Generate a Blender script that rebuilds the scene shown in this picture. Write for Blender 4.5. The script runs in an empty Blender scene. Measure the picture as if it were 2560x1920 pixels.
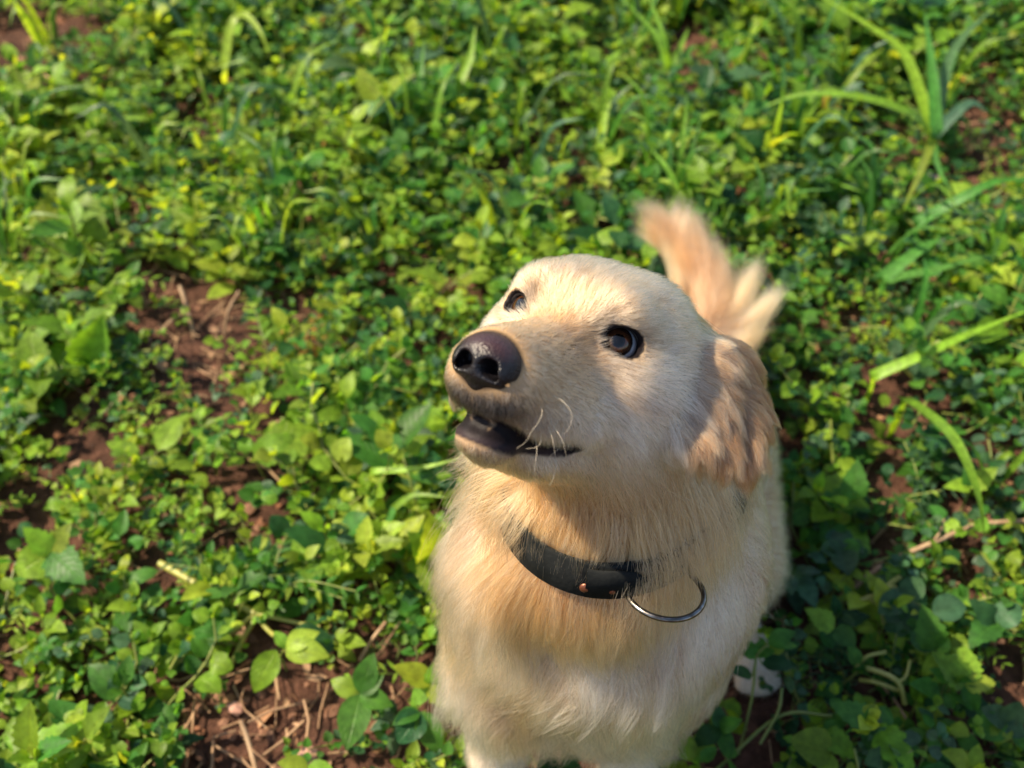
import bpy, bmesh, math, random
import numpy as np
from mathutils import Vector, Matrix, kdtree

random.seed(7)
rng = np.random.default_rng(11)
S = bpy.context.scene
COL = S.collection

# ------------------------------------------------------------------ camera
FPX = 2600.0                       # focal length in pixels of the 2560 wide photograph
CAM_H = 1.03
PITCH = math.radians(45)
FOCUS = 0.66
cam_d = bpy.data.cameras.new('camera')
cam = bpy.data.objects.new('camera', cam_d)
COL.objects.link(cam)
cam.location = (0, 0, CAM_H)
cam.rotation_euler = (math.radians(90) - PITCH, 0, 0)
cam_d.sensor_width = 36
cam_d.lens = 36 * FPX / 2560
cam_d.clip_start = 0.01
cam_d.clip_end = 500
cam_d.dof.use_dof = True
cam_d.dof.focus_distance = FOCUS
cam_d.dof.aperture_fstop = cam_d.lens / 1000 / 0.0062
cam_d.dof.aperture_blades = 0
S.camera = cam

# ------------------------------------------------------------------ sky, sun, exposure
SUN_DIR = Vector((-0.62, 0.07, 0.72)).normalized()      # towards the sun
SUN_EL = math.asin(SUN_DIR.z)
w = bpy.data.worlds.new('World')
S.world = w
w.use_nodes = True
nt = w.node_tree
nt.nodes.clear()
sky = nt.nodes.new('ShaderNodeTexSky')
sky.sky_type = 'NISHITA'
sky.sun_disc = False
sky.sun_elevation = SUN_EL
sky.sun_rotation = math.atan2(SUN_DIR.x, SUN_DIR.y)
sky.air_density = 1.0
sky.dust_density = 1.5
bg = nt.nodes.new('ShaderNodeBackground')
bg.inputs['Strength'].default_value = 0.105
wo = nt.nodes.new('ShaderNodeOutputWorld')
nt.links.new(sky.outputs[0], bg.inputs[0])
nt.links.new(bg.outputs[0], wo.inputs[0])
sl = bpy.data.lights.new('sun', 'SUN')
sl.energy = 5.0
sl.angle = math.radians(0.6)
sl.color = (1.0, 0.85, 0.62)
sun = bpy.data.objects.new('sun', sl)
COL.objects.link(sun)
sun.rotation_euler = (-SUN_DIR).to_track_quat('-Z', 'Y').to_euler()
sun.location = (-3, 2, 4)
S.view_settings.view_transform = 'Standard'
S.view_settings.look = 'None'
S.view_settings.gamma = 1
S.view_settings.use_curve_mapping = False
S.view_settings.exposure = 1.28
S.render.engine = 'CYCLES'
S.cycles.use_denoising = True
S.cycles.max_bounces = 10
S.cycles.transparent_max_bounces = 8
S.cycles_curves.shape = 'RIBBONS'
S.cycles_curves.subdivisions = 2

# ------------------------------------------------------------------ projection helpers
CAMR = np.array([[1, 0, 0], [0, math.sin(PITCH), math.cos(PITCH)], [0, math.cos(PITCH), -math.sin(PITCH)]])
CAMC = np.array([0, 0, CAM_H])
def proj(P):
    q = (np.asarray(P, float) - CAMC) @ CAMR.T
    return np.stack([1280 + FPX * q[..., 0] / q[..., 2], 960 - FPX * q[..., 1] / q[..., 2]], -1)
def ray(px, py):
    return np.array([(px - 1280) / FPX, (960 - py) / FPX, 1.0]) @ CAMR
def W(px, py, d):                                  # the point seen at a photograph pixel, d metres deep
    return CAMC + ray(px, py) * d
def G(px, py, z=0.0):                              # the point of a level seen at a photograph pixel
    r = ray(px, py)
    return CAMC + r * ((z - CAM_H) / r[2])

# ------------------------------------------------------------------ object helpers
def tag(o, label=None, cat=None, group=None, kind=None):
    if label: o['label'] = label
    if cat: o['category'] = cat
    if group: o['group'] = group
    if kind: o['kind'] = kind
    return o
def link(name, data, mat=None, parent=None):
    o = bpy.data.objects.new(name, data)
    COL.objects.link(o)
    if mat is not None and hasattr(data, 'materials') and not len(data.materials):
        data.materials.append(mat)
    if parent is not None: o.parent = parent
    return o
def empty(name, loc):
    o = bpy.data.objects.new(name, None)
    COL.objects.link(o)
    o.location = loc
    o.empty_display_size = 0.02
    return o
def np_mesh(name, V, F, smooth=True, mat=None):
    """V (n,3); F (m,3 or 4) int array"""
    me = bpy.data.meshes.new(name)
    V = np.asarray(V, np.float32); F = np.asarray(F, np.int32)
    m, k = F.shape
    me.vertices.add(len(V)); me.vertices.foreach_set('co', V.ravel())
    me.loops.add(m * k); me.loops.foreach_set('vertex_index', F.ravel())
    me.polygons.add(m)
    me.polygons.foreach_set('loop_start', np.arange(0, m * k, k, dtype=np.int32))
    me.polygons.foreach_set('loop_total', np.full(m, k, np.int32))
    me.polygons.foreach_set('use_smooth', np.full(m, smooth))
    me.update(calc_edges=True)
    if mat is not None: me.materials.append(mat)
    return me
def attr_color(me, name, C, domain='POINT'):
    a = me.attributes.new(name, 'FLOAT_COLOR', domain)
    C = np.asarray(C, np.float32)
    if C.shape[1] == 3: C = np.concatenate([C, np.ones((len(C), 1), np.float32)], 1)
    a.data.foreach_set('color', C.ravel())
def tube_arrays(P, r, n=6, cap=True):
    """a tube along polyline P with radii r (scalar or per point): verts, quads"""
    P = np.asarray(P, float); m = len(P)
    r = np.full(m, r) if np.isscalar(r) else np.asarray(r, float)
    T = np.gradient(P, axis=0); T /= np.linalg.norm(T, axis=1, keepdims=True) + 1e-12
    ref = np.array([0.31, 0.17, 0.93])
    A = np.cross(T, ref); A /= np.linalg.norm(A, axis=1, keepdims=True) + 1e-12
    B = np.cross(T, A)
    th = np.linspace(0, 2 * math.pi, n, endpoint=False)
    V = (P[:, None, :] + r[:, None, None] * (np.cos(th)[None, :, None] * A[:, None, :] + np.sin(th)[None, :, None] * B[:, None, :])).reshape(-1, 3)
    i = np.arange(m - 1)[:, None] * n; j = np.arange(n)[None, :]; j2 = (j + 1) % n
    F = np.stack([i + j, i + j2, i + n + j2, i + n + j], -1).reshape(-1, 4)
    return V, F
def spline(pts, n=24):
    """Catmull-Rom through points"""
    P = np.asarray(pts, float)
    if len(P) == 2: return P[0] + (P[1] - P[0]) * np.linspace(0, 1, n)[:, None]
    Q = np.concatenate([[2 * P[0] - P[1]], P, [2 * P[-1] - P[-2]]])
    out = []
    m = len(P) - 1
    for t in np.linspace(0, m, n):
        k = min(int(t), m - 1); u = t - k
        a, b, c, d = Q[k], Q[k + 1], Q[k + 2], Q[k + 3]
        out.append(0.5 * (2 * b + (c - a) * u + (2 * a - 5 * b + 4 * c - d) * u * u + (3 * b - a - 3 * c + d) * u ** 3))
    return np.array(out)

# ------------------------------------------------------------------ materials
def new_mat(name):
    m = bpy.data.materials.new(name); m.use_nodes = True
    m.node_tree.nodes.clear()
    return m, m.node_tree
def N(t, kind, **kw):
    n = t.nodes.new(kind)
    for k, v in kw.items():
        if k.startswith('i_'): n.inputs[k[2:].replace('_', ' ')].default_value = v
        else: setattr(n, k, v)
    return n
def ramp(t, stops, interp='LINEAR'):
    n = t.nodes.new('ShaderNodeValToRGB'); n.color_ramp.interpolation = interp
    e = n.color_ramp.elements
    while len(e) < len(stops): e.new(0.5)
    for k, (p, c) in enumerate(stops):
        e[k].position = p; e[k].color = (*c, 1) if len(c) == 3 else c
    return n
def principled(name, color, rough=0.5, spec=0.5, metallic=0.0, bump=None, noise_col=None, coat=0):
    m, t = new_mat(name)
    p = N(t, 'ShaderNodeBsdfPrincipled'); o = N(t, 'ShaderNodeOutputMaterial')
    p.inputs['Base Color'].default_value = (*color, 1); p.inputs['Roughness'].default_value = rough
    p.inputs['Specular IOR Level'].default_value = spec; p.inputs['Metallic'].default_value = metallic
    p.inputs['Coat Weight'].default_value = coat; p.inputs['Coat Roughness'].default_value = 0.05
    t.links.new(p.outputs[0], o.inputs[0])
    tc = N(t, 'ShaderNodeTexCoord')
    if noise_col:
        sc, c2 = noise_col
        nz = N(t, 'ShaderNodeTexNoise'); nz.inputs['Scale'].default_value = sc; nz.inputs['Detail'].default_value = 5
        t.links.new(tc.outputs['Object'], nz.inputs['Vector'])
        r = ramp(t, [(0.35, color), (0.65, c2)])
        t.links.new(nz.outputs[0], r.inputs[0]); t.links.new(r.outputs[0], p.inputs['Base Color'])
    if bump:
        sc, st, dist = bump
        nz = N(t, 'ShaderNodeTexNoise'); nz.inputs['Scale'].default_value = sc; nz.inputs['Detail'].default_value = 4
        t.links.new(tc.outputs['Object'], nz.inputs['Vector'])
        b = N(t, 'ShaderNodeBump'); b.inputs['Strength'].default_value = st; b.inputs['Distance'].default_value = dist
        t.links.new(nz.outputs[0], b.inputs['Height']); t.links.new(b.outputs[0], p.inputs['Normal'])
    return m
# ================================================================== the dog: an implicit surface made into one continuous mesh
HEAD_R = np.array([[-0.43834718, 0.84415644, 0.30862866], [-0.60444636, -0.53099653, 0.5938748], [0.66520399, 0.07377387, 0.74300812]])
HEAD_P = np.array([0.03751001, 0.46050506, 0.62027011])
def H(p): return HEAD_P + HEAD_R @ np.asarray(p, float)          # head-local (x muzzle, y dog's left, z up) to world
def HL(P): return (np.asarray(P) - HEAD_P) @ HEAD_R              # world to head-local
def unit(v): v = np.asarray(v, float); return v / np.linalg.norm(v)

def smin(a, b, k):
    h = np.clip(0.5 + 0.5 * (b - a) / k, 0, 1)
    return b + (a - b) * h - k * h * (1 - h)
def smax(a, b, k): return -smin(-a, -b, k)
def ell(c, r, R=None): return ('e', np.asarray(c, float), np.asarray(r, float), np.eye(3) if R is None else R)
def cone(a, b, ra, rb): return ('c', np.asarray(a, float), np.asarray(b, float), ra, rb)
def hell(c, r): return ell(H(c), r, HEAD_R)
def hcone(a, b, ra, rb): return cone(H(a), H(b), ra, rb)
def prim_d(p, X):
    if p[0] == 'e':
        q = (X - p[1]) @ p[3]
        k0 = np.sqrt(((q / p[2]) ** 2).sum(-1)); k1 = np.sqrt(((q / p[2] ** 2) ** 2).sum(-1)) + 1e-9
        return k0 * (k0 - 1) / k1
    a, b, ra, rb = p[1:]
    ab = b - a; h = np.clip(((X - a) @ ab) / (ab @ ab), 0, 1)
    return np.sqrt(((X - a - h[..., None] * ab) ** 2).sum(-1)) - (ra + (rb - ra) * h)
def prim_bb(p):
    if p[0] == 'e':
        e = np.sqrt(((p[3] * p[2]) ** 2).sum(1)); return p[1] - e, p[1] + e
    return np.minimum(p[1] - p[3], p[2] - p[4]), np.maximum(p[1] + p[3], p[2] + p[4])
def group_d(g, X):
    f = None
    for k, p in g:
        d = prim_d(p, X)
        f = d if f is None else smin(f, d, k)
    return f

# --- head
head = [
 (.01, hell((-.046, 0, -.012), (.070, .054, .052))),          # cranium
 (.03, hell((-.082, 0, -.018), (.040, .046, .044))),          # occiput
 (.02, hcone((-.008, .022, .008), (-.05, .026, .012), .020, .022)), (.02, hcone((-.008, -.022, .008), (-.05, -.026, .012), .020, .022)),   # brows
 (.014, hcone((-.005, 0, -.018), (.082, 0, -.029), .023, .0165)),   # bridge
 (.015, hcone((.0, .014, -.038), (.074, .008, -.037), .026, .019)), (.015, hcone((.0, -.014, -.038), (.074, -.008, -.037), .026, .019)),  # muzzle sides
 (.012, hcone((.082, .009, -.0425), (.022, .024, -.052), .0128, .0195)), (.012, hcone((.082, -.009, -.0425), (.022, -.024, -.052), .0128, .0195)),  # flews
 (.012, hell((.046, .0185, -.0545), (.024, .0135, .0150))), (.012, hell((.046, -.0185, -.0545), (.024, .0135, .0150))),
 (.012, hell((.000, .0290, .0150), (.0130, .0100, .0080))), (.012, hell((.000, -.0290, .0150), (.0130, .0100, .0080))),   # brow ridges
 (.012, hell((-.016, .0430, -.0200), (.0190, .0095, .0085))), (.012, hell((-.016, -.0430, -.0200), (.0190, .0095, .0085))),   # cheek bones
 (.03, hell((-.045, .038, -.040), (.048, .030, .046))), (.03, hell((-.045, -.038, -.040), (.048, .030, .046))),     # cheeks
]
jaw = [
 (.01, hcone((-.03, 0, -.074), (.058, 0, -.0752), .022, .0115)),
 (.02, hcone((-.045, .024, -.066), (.02, .016, -.0745), .026, .0135)), (.02, hcone((-.045, -.024, -.066), (.02, -.016, -.0745), .026, .0135)),
 (.012, hell((.068, 0, -.0725), (.0165, .0170, .0105))),
]
EARW = [((1735, 945, .640), (1688, 1085, .622), .011, .009), ((1770, 915, .645), (1745, 1110, .622), .012, .009), ((1785, 905, .650), (1800, 1130, .628), .012, .009),
        ((1815, 905, .660), (1862, 1145, .640), .012, .009), ((1835, 920, .668), (1885, 1060, .655), .011, .008), ((1770, 900, .66), (1850, 940, .675), .014, .012)]
def ear_prims(m):                                                # m=+1 the dog's left ear, the other is its mirror image
    out = []
    for a, b, ra, rb in EARW:
        a, b = HL(W(*a)), HL(W(*b))
        if m < 0:
            a = np.array([a[0], -min(a[1], .055), a[2] - .008]); b = np.array([b[0] - .012, -min(b[1], .062), b[2] - .016])
        out.append((.012, hcone(a, b, ra, rb)))
    return out
earL, earR = ear_prims(1), ear_prims(-1)
# --- body (world)
neck = [
 (.03, cone((.085, .508, .525), (.080, .500, .440), .056, .073)),
 (.04, cone((.080, .500, .440), (.082, .500, .330), .078, .098)),
 (.03, cone((.060, .455, .52), (.060, .440, .42), .045, .06)),    # throat
]
torso = [
 (.03, cone(W(1290, 1225, .775), W(1278, 1400, .785), .027, .038)),   # ruff of loose skin on the right side of the neck
 (.04, cone((.080, .475, .310), (.088, .485, .235), .098, .090)),  # chest
 (.05, cone((.100, .560, .330), (.150, .720, .225), .108, .105)),  # ribs
 (.05, cone((.150, .720, .225), (.185, .840, .135), .100, .105)),  # loin, rump
 (.04, cone((.012, .475, .335), (.002, .460, .225), .054, .050)), (.04, cone((.145, .490, .330), (.132, .475, .220), .050, .046)),   # shoulders
]
thigh = [
 (.03, cone((.222, .760, .150), (.232, .645, .120), .068, .054)), (.03, cone((.075, .770, .150), (.030, .660, .120), .070, .056)),
 (.02, cone((.248, .650, .070), (.262, .700, .03), .036, .026)), (.02, cone((.020, .670, .070), (.025, .72, .03), .036, .026)),
]
def foot(c, d):
    c = np.asarray(c, float); d = unit((d[0], d[1], 0)); s = np.array([-d[1], d[0], 0])
    L = [(.015, cone(c - d * .055 + (0, 0, .012), c + (0, 0, .018), .018, .021))]
    for k in (-1.5, -.5, .5, 1.5):
        L.append((.006, cone(c + s * .012 * k * .7 + (0, 0, .016), c + s * .0115 * k + d * (.036 - .006 * abs(k)) + (0, 0, .008), .011, .0095)))
    return L
legs = [
 (.03, cone((-.004, .462, .220), (-.014, .440, .110), .044, .024)), (.02, cone((-.014, .440, .110), (-.016, .425, .02), .022, .019)),
 (.03, cone((.122, .466, .220), (.108, .440, .110), .042, .024)), (.02, cone((.108, .440, .110), (.106, .425, .02), .022, .019)),
] + foot((-.018, .405, 0), (-.1, -1)) + foot((.106, .405, 0), (.1, -1)) + foot((.262, .590, .004), (.10, -1)) + foot((.005, .62, 0), (-.25, -1))
TAIL = spline([(.190, .90, .085), (.232, .985, .100), (.266, 1.06, .120), (.245, 1.12, .145), (.205, 1.165, .165)], 14)
tail = [(.01, cone(TAIL[i], TAIL[i + 1], .026 - .0012 * i, .026 - .0012 * (i + 1))) for i in range(13)]

EYE_C = {1: H((-.003, .0268, -.004)), -1: H((.001, -.0290, -.003))}
EYE_R = 0.0128
EYE_N = {1: HEAD_R @ unit((.74, .62, .20)), -1: HEAD_R @ unit((.80, -.52, .26))}
_a = HEAD_R @ unit((-.45, .85, -.12))                            # inner to outer corner, left eye
EYE_A = {}
for m in (1, -1):
    a = HEAD_R @ (HEAD_R.T @ (CAMR[0] * .95 - CAMR[1] * .32) * np.array([1, m, 1])); a = a - EYE_N[m] * (a @ EYE_N[m]); EYE_A[m] = unit(a)

def axis(lo, hi, flo, fhi, fine=.0021, coarse=.0055):
    v = [lo]
    while v[-1] < hi: v.append(v[-1] + (fine if flo <= v[-1] <= fhi else coarse))
    return np.array(v)
def build_field(xs, ys, zs):
    sh = (len(xs), len(ys), len(zs))
    def apply(f, prims, sub=False):
        for k, p in prims:
            lo, hi = prim_bb(p); mg = max(k, .01) + .012
            i0, i1 = np.searchsorted(xs, lo[0] - mg), np.searchsorted(xs, hi[0] + mg)
            j0, j1 = np.searchsorted(ys, lo[1] - mg), np.searchsorted(ys, hi[1] + mg)
            l0, l1 = np.searchsorted(zs, lo[2] - mg), np.searchsorted(zs, hi[2] + mg)
            X = np.stack(np.meshgrid(xs[i0:i1], ys[j0:j1], zs[l0:l1], indexing='ij'), -1)
            d = prim_d(p, X).astype(np.float32)
            b = f[i0:i1, j0:j1, l0:l1]
            f[i0:i1, j0:j1, l0:l1] = smax(b, -d, k) if sub else smin(b, d, k)
        return f
    one = lambda: np.full(sh, 1.0, np.float32)
    fh = apply(one(), head)
    # hollows before the eyes, the stop and a shallow furrow up the forehead
    apply(fh, [(.012, hell((.026, .0300 * m, -.0020), (.0130, .0080, .0080))) for m in (1, -1)], sub=True)
    # eye lids bulge, then the eye openings are cut
    apply(fh, [(.008, ell(EYE_C[m], (.0160,) * 3)) for m in (1, -1)])
    # mouth gap between flews and jaw
    fj = apply(one(), jaw)
    fj = apply(fj, mouth_cut, sub=True)
    fh = apply(fh, mouth_cut2, sub=True)
    fh = smin(fh, fj, .005)
    fh = apply(fh, [(.004, hell((.042, 0, -.0650), (.037, .0205, .0100)))])          # gums and tongue close the gap inside
    ops = [(.002, hcone((.1080, .0066 * m, -.0325), (.090, .0090 * m, -.0305), .0062, .0048)) for m in (1, -1)]
    for m in (1, -1):
        B = np.stack([EYE_A[m], np.cross(EYE_N[m], EYE_A[m]), EYE_N[m]], 1)
        ops.append((.002, ell(EYE_C[m] + EYE_N[m] * .012, (.0112 if m > 0 else .0092, .0092 if m > 0 else .0066, .0115), B)))
        ops.append((.001, ell(EYE_C[m], (EYE_R - .0006,) * 3)))
    apply(fh, ops, sub=True)
    apply(fh, [(.008, p[1]) for p in earL] + [(.008, p[1]) for p in earR])
    fb = apply(one(), neck + torso + thigh + legs + tail)
    return smin(fh, fb, .022)
mouth_cut = [(.003, hcone((.100, 0, -.0630), (.028, 0, -.0660), .0042, .004)),
             (.003, hcone((.086, .010, -.0628), (.027, .034, -.0672), .0040, .0054)), (.003, hcone((.086, -.010, -.0628), (.027, -.034, -.0672), .0040, .0054))]
mouth_cut2 = [(.003, p[1]) for p in mouth_cut]

def surface_nets(f, xs, ys, zs):
    s = f < 0
    c = s[:-1, :-1, :-1].astype(np.int8)
    tot = np.zeros(c.shape, np.int8)
    offs = [(i, j, k) for i in (0, 1) for j in (0, 1) for k in (0, 1)]
    nx, ny, nz = f.shape
    for i, j, k in offs: tot += s[i:nx - 1 + i, j:ny - 1 + j, k:nz - 1 + k]
    act = (tot > 0) & (tot < 8)
    I, J, K = np.nonzero(act)
    vid = np.full(c.shape, -1, np.int64); vid[I, J, K] = np.arange(len(I))
    acc = np.zeros((len(I), 3)); cnt = np.zeros(len(I))
    def corner(o): return f[I + o[0], J + o[1], K + o[2]], np.stack([xs[I + o[0]], ys[J + o[1]], zs[K + o[2]]], 1)
    cv = {o: corner(o) for o in offs}
    for a in offs:
        for ax in range(3):
            if a[ax] == 0:
                b = list(a); b[ax] = 1; b = tuple(b)
                va, pa = cv[a]; vb, pb = cv[b]
                m = (va < 0) != (vb < 0)
                t = va[m] / (va[m] - vb[m])
                acc[m] += pa[m] + (pb[m] - pa[m]) * t[:, None]; cnt[m] += 1
    V = acc / cnt[:, None]
    Q = []
    for ax in range(3):
        sl0 = [slice(1, -1)] * 3; sl1 = [slice(1, -1)] * 3
        sl0[ax] = slice(0, -1); sl1[ax] = slice(1, None)
        a, b = s[tuple(sl0)], s[tuple(sl1)]
        E = np.argwhere(a != b)
        inside = a[tuple(E.T)]
        o = np.array([1, 1, 1]); o[ax] = 0
        E = E + o
        u, v = (ax + 1) % 3, (ax + 2) % 3
        def cell(du, dv):
            e = E.copy(); e[:, u] -= du; e[:, v] -= dv
            return vid[e[:, 0], e[:, 1], e[:, 2]]
        q = np.stack([cell(1, 1), cell(0, 1), cell(0, 0), cell(1, 0)], 1)
        q[~inside] = q[~inside][:, ::-1]
        Q.append(q)
    return V, np.concatenate(Q)

XS = axis(-.11, .37, -.075, .165); YS = axis(.33, 1.24, .34, .585); ZS = axis(-.012, .735, .475, .72)
FIELD = build_field(XS, YS, ZS)
DV, DF = surface_nets(FIELD, XS, YS, ZS)
ok = (DF >= 0).all(1); DF = DF[ok]
# --- vertex normals, smoothing
def vnormals(V, F):
    n = np.cross(V[F[:, 2]] - V[F[:, 0]], V[F[:, 3]] - V[F[:, 1]])
    out = np.zeros_like(V)
    for k in range(4):
        for c in range(3): out[:, c] += np.bincount(F[:, k], n[:, c], len(V))
    return out / (np.linalg.norm(out, axis=1, keepdims=True) + 1e-12)
def smooth(V, F, it, lam=.5):
    V = V.copy(); n = len(V)
    e = np.concatenate([F[:, [0, 1]], F[:, [1, 2]], F[:, [2, 3]], F[:, [3, 0]]])
    a = np.concatenate([e[:, 0], e[:, 1]]); b = np.concatenate([e[:, 1], e[:, 0]])
    deg = np.bincount(a, minlength=n)[:, None]
    for _ in range(it):
        s = np.stack([np.bincount(a, V[b, c], n) for c in range(3)], 1)
        V += lam * (s / np.maximum(deg, 1) - V)
    return V
DV = smooth(DV, DF, 2)
DN = vnormals(DV, DF)
if (DN * (DV - DV.mean(0))).sum() < 0: DF = DF[:, ::-1]; DN = -DN

# --- zones of the coat
def zones(P):
    d = dict(head=group_d(head + jaw, P), ear=np.minimum(group_d(earL, P), group_d(earR, P)), neck=group_d(neck, P), torso=group_d(torso, P),
             thigh=group_d(thigh, P), legs=group_d(legs, P), tail=group_d(tail, P))
    k = list(d); A = np.stack([d[x] for x in k])
    wgt = np.exp(-(A - A.min(0)) / .006); wgt /= wgt.sum(0)
    return {x: wgt[i] for i, x in enumerate(k)}
def blob(P, c, r):
    return np.exp(-(((P - np.asarray(c)) / np.asarray(r)) ** 2).sum(-1))
CREAM = np.array([.56, .355, .178]); WHITE = np.array([.68, .56, .43]); TAN = np.array([.26, .125, .052]); ORANGE = np.array([.38, .185, .08])
GREY = np.array([.20, .165, .14]); DARK = np.array([.025, .018, .016])
_ML = np.array([H(p) for p in ((.086, .004, -.071), (.066, .020, -.071), (.046, .029, -.070), (.028, .036, -.068))])
def vn1(P):
    return np.sin(P @ np.array([61., 23., 17.]) + 1) * np.sin(P @ np.array([-19., 41., 37.]) + 2) + .5 * np.sin(P @ np.array([97., -53., 71.]))
def coat(P):
    z = zones(P); L = HL(P); Lm = L.copy(); Lm[..., 1] = np.abs(Lm[..., 1])
    C = np.zeros(P.shape)
    base = dict(head=CREAM, ear=TAN * .98, neck=np.array([.45, .245, .102]), torso=WHITE * .45 + CREAM * .52, thigh=CREAM * .9, legs=WHITE * 1.15, tail=np.array([.235, .125, .062]))
    for k, v in base.items(): C += z[k][..., None] * v
    def mix(wt, col):
        nonlocal C
        wt = np.clip(wt, 0, 1)[..., None]; C = C * (1 - wt) + col * wt
    hw = z['head']
    mix(.95 * hw * np.minimum(1, 1.3 * blob(Lm, (-.030, .060, -.036), (.048, .04, .036))), WHITE * 1.2)          # white cheek
    mix(.85 * hw * blob(Lm, (.03, .03, -.060), (.055, .03, .020)), WHITE * 1.1)         # lip fur
    mix(.6 * hw * blob(Lm, (-.05, .02, .04), (.05, .07, .03)), WHITE * 1.05)                   # pale crown
    mix(.5 * hw * blob(Lm, (.035, .018, -.020), (.03, .014, .02)), TAN * 1.05)       # tan muzzle side
    mix(.65 * hw * blob(Lm, (-.01, .050, -.032), (.022, .02, .010)), ORANGE)          # under eye tan
    for m in (1, -1):
        q = P - EYE_C[m]; r = np.sqrt((q ** 2).sum(-1))
        mix((.85 if m > 0 else .5) * np.clip((1.75 if m > 0 else 1.45) - r / .0150, 0, 1), GREY * .45)
        mix(.95 * hw * blob(L, (.013, .025 * m, .007), (.011, .011, .012)), GREY * .5)     # dark inner brow
        mix(.6 * hw * blob(L, (.006, .036 * m, -.020), (.014, .014, .010)), GREY * 1.4)
    mix(hw * np.minimum(1, 1.4 * blob(Lm, (.087, .006, -.050), (.017, .022, .011))), GREY * .22)
    mix(.6 * hw * np.clip(2 * np.sin(L[..., 0] * 900) * np.sin(L[..., 2] * 1100) - .9, 0, 1) * blob(Lm, (.06, .026, -.048), (.022, .02, .010)), GREY * .4)     # grey under the nose
    mix(.65 * hw * blob(Lm, (.062, .022, -.055), (.026, .014, .008)), GREY * .7)
    mix(.8 * hw * blob(Lm, (.078, .0, -.088), (.018, .03, .012)), GREY * 1.0)         # chin
    mix(.5 * blob(P, W(1640, 1580, .74), (.035, .05, .03)), ORANGE)                   # chest patch
    mix(.55 * blob(P, W(1250, 1330, .76), (.05, .06, .06)), TAN * 1.15)
    mix(.95 * blob(P, W(1760, 1480, .78), (.055, .09, .065)), WHITE * 1.15)
    mix(.8 * blob(P, W(1520, 1590, .76), (.045, .06, .030)), WHITE * 1.1)
    mix(.6 * blob(P, W(1560, 1800, .84), (.04, .06, .05)), WHITE * 1.1)
    mix(.5 * blob(P, W(1330, 1720, .82), (.03, .06, .05)), TAN * 1.3)
    mix(.42 * z['torso'] * np.clip(vn1(P) * 1.5, 0, 1), TAN * 1.6)
    mix(.5 * z['torso'] * blob(P, W(1800, 1200, .88), (.05, .1, .04)), CREAM)
    return np.clip(C, .01, .9)
def nose_base(L):
    return prim_d(ell((.0905, 0, -.0300), (.0150, .0165, .0140)), L)
def dark_skin(P):
    """lips, mouth lining: bare dark skin (0..1)"""
    L = HL(P)
    d = np.full(P.shape[:-1], 9.0)
    for k, p in mouth_cut: d = np.minimum(d, prim_d(p, P))
    lip = np.clip((.0028 - d) / .0016, 0, 1)
    lx = L[..., 0]
    zc = np.interp(lx, [.02, .04, .06, .085], [-.072, -.0725, -.0715, -.0685]); hz = np.interp(lx, [.024, .04, .06, .09], [.001, .0042, .0062, .0062])
    low = np.clip((hz - np.abs(L[..., 2] - zc)) / .0018, 0, 1) * (lx > .022)
    nose = np.clip((.0035 - nose_base(L)) / .002, 0, 1)
    return np.clip(np.maximum(np.maximum(lip, low), nose), 0, 1)
def eye_skin(P):
    s = np.zeros(P.shape[:-1])
    for m in (1, -1):
        q = P - EYE_C[m]; n = q @ EYE_N[m]; r = np.sqrt((q ** 2).sum(-1)); a = q @ EYE_A[m]; b = q @ np.cross(EYE_N[m], EYE_A[m])
        e = np.sqrt((a / .0160) ** 2 + (b / .0100) ** 2) * (1 if m > 0 else 1.25)
        s = np.maximum(s, np.clip((1.0 - e) / .10, 0, 1) * (n > 0) * (r < .021))
    return s

# --- the dog's Empty and body mesh
dog = empty('dog', (0.09, 0.55, 0))
tag(dog, 'cream golden retriever sitting in the weeds, head raised to the left, mouth slightly open', 'dog')
ORG = np.array(dog.location)
def dlink(name, me, mat=None, parent=None):
    o = link(name, me, mat, parent or dog)
    if parent is None or parent is dog: o.location = -Vector(ORG)
    return o
m_skin, t = new_mat('dog_skin')
p = N(t, 'ShaderNodeBsdfPrincipled'); o_ = N(t, 'ShaderNodeOutputMaterial'); a = N(t, 'ShaderNodeAttribute', attribute_name='coat')
g = N(t, 'ShaderNodeAttribute', attribute_name='wet')
t.links.new(a.outputs['Color'], p.inputs['Base Color'])
r = N(t, 'ShaderNodeMapRange'); r.inputs['To Min'].default_value = .8; r.inputs['To Max'].default_value = .55
p.inputs['Specular IOR Level'].default_value = .10
t.links.new(g.outputs['Fac'], r.inputs['Value']); t.links.new(r.outputs[0], p.inputs['Roughness'])
nz = N(t, 'ShaderNodeTexNoise'); nz.inputs['Scale'].default_value = 900
tc = N(t, 'ShaderNodeTexCoord'); t.links.new(tc.outputs['Object'], nz.inputs['Vector'])
b = N(t, 'ShaderNodeBump'); b.inputs['Strength'].default_value = .35; b.inputs['Distance'].default_value = .0006
t.links.new(nz.outputs[0], b.inputs['Height']); t.links.new(b.outputs[0], p.inputs['Normal'])
t.links.new(p.outputs[0], o_.inputs[0])
body_me = np_mesh('body', DV, DF)
dsk = np.maximum(dark_skin(DV), eye_skin(DV))
lipw = np.clip((-.0685 - HL(DV)[:, 2]) / .003, 0, 1)[:, None] * (HL(DV)[:, 0] > .02)[:, None]
bc = coat(DV) * .7
bc = bc * (1 - dsk[:, None]) + (np.array([.008, .006, .007]) * (1 - lipw) + np.array([.026, .018, .020]) * lipw) * dsk[:, None]
attr_color(body_me, 'coat', bc)
attr_color(body_me, 'wet', np.repeat(dsk[:, None], 3, 1))
body = dlink('body', body_me, m_skin)

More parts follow.
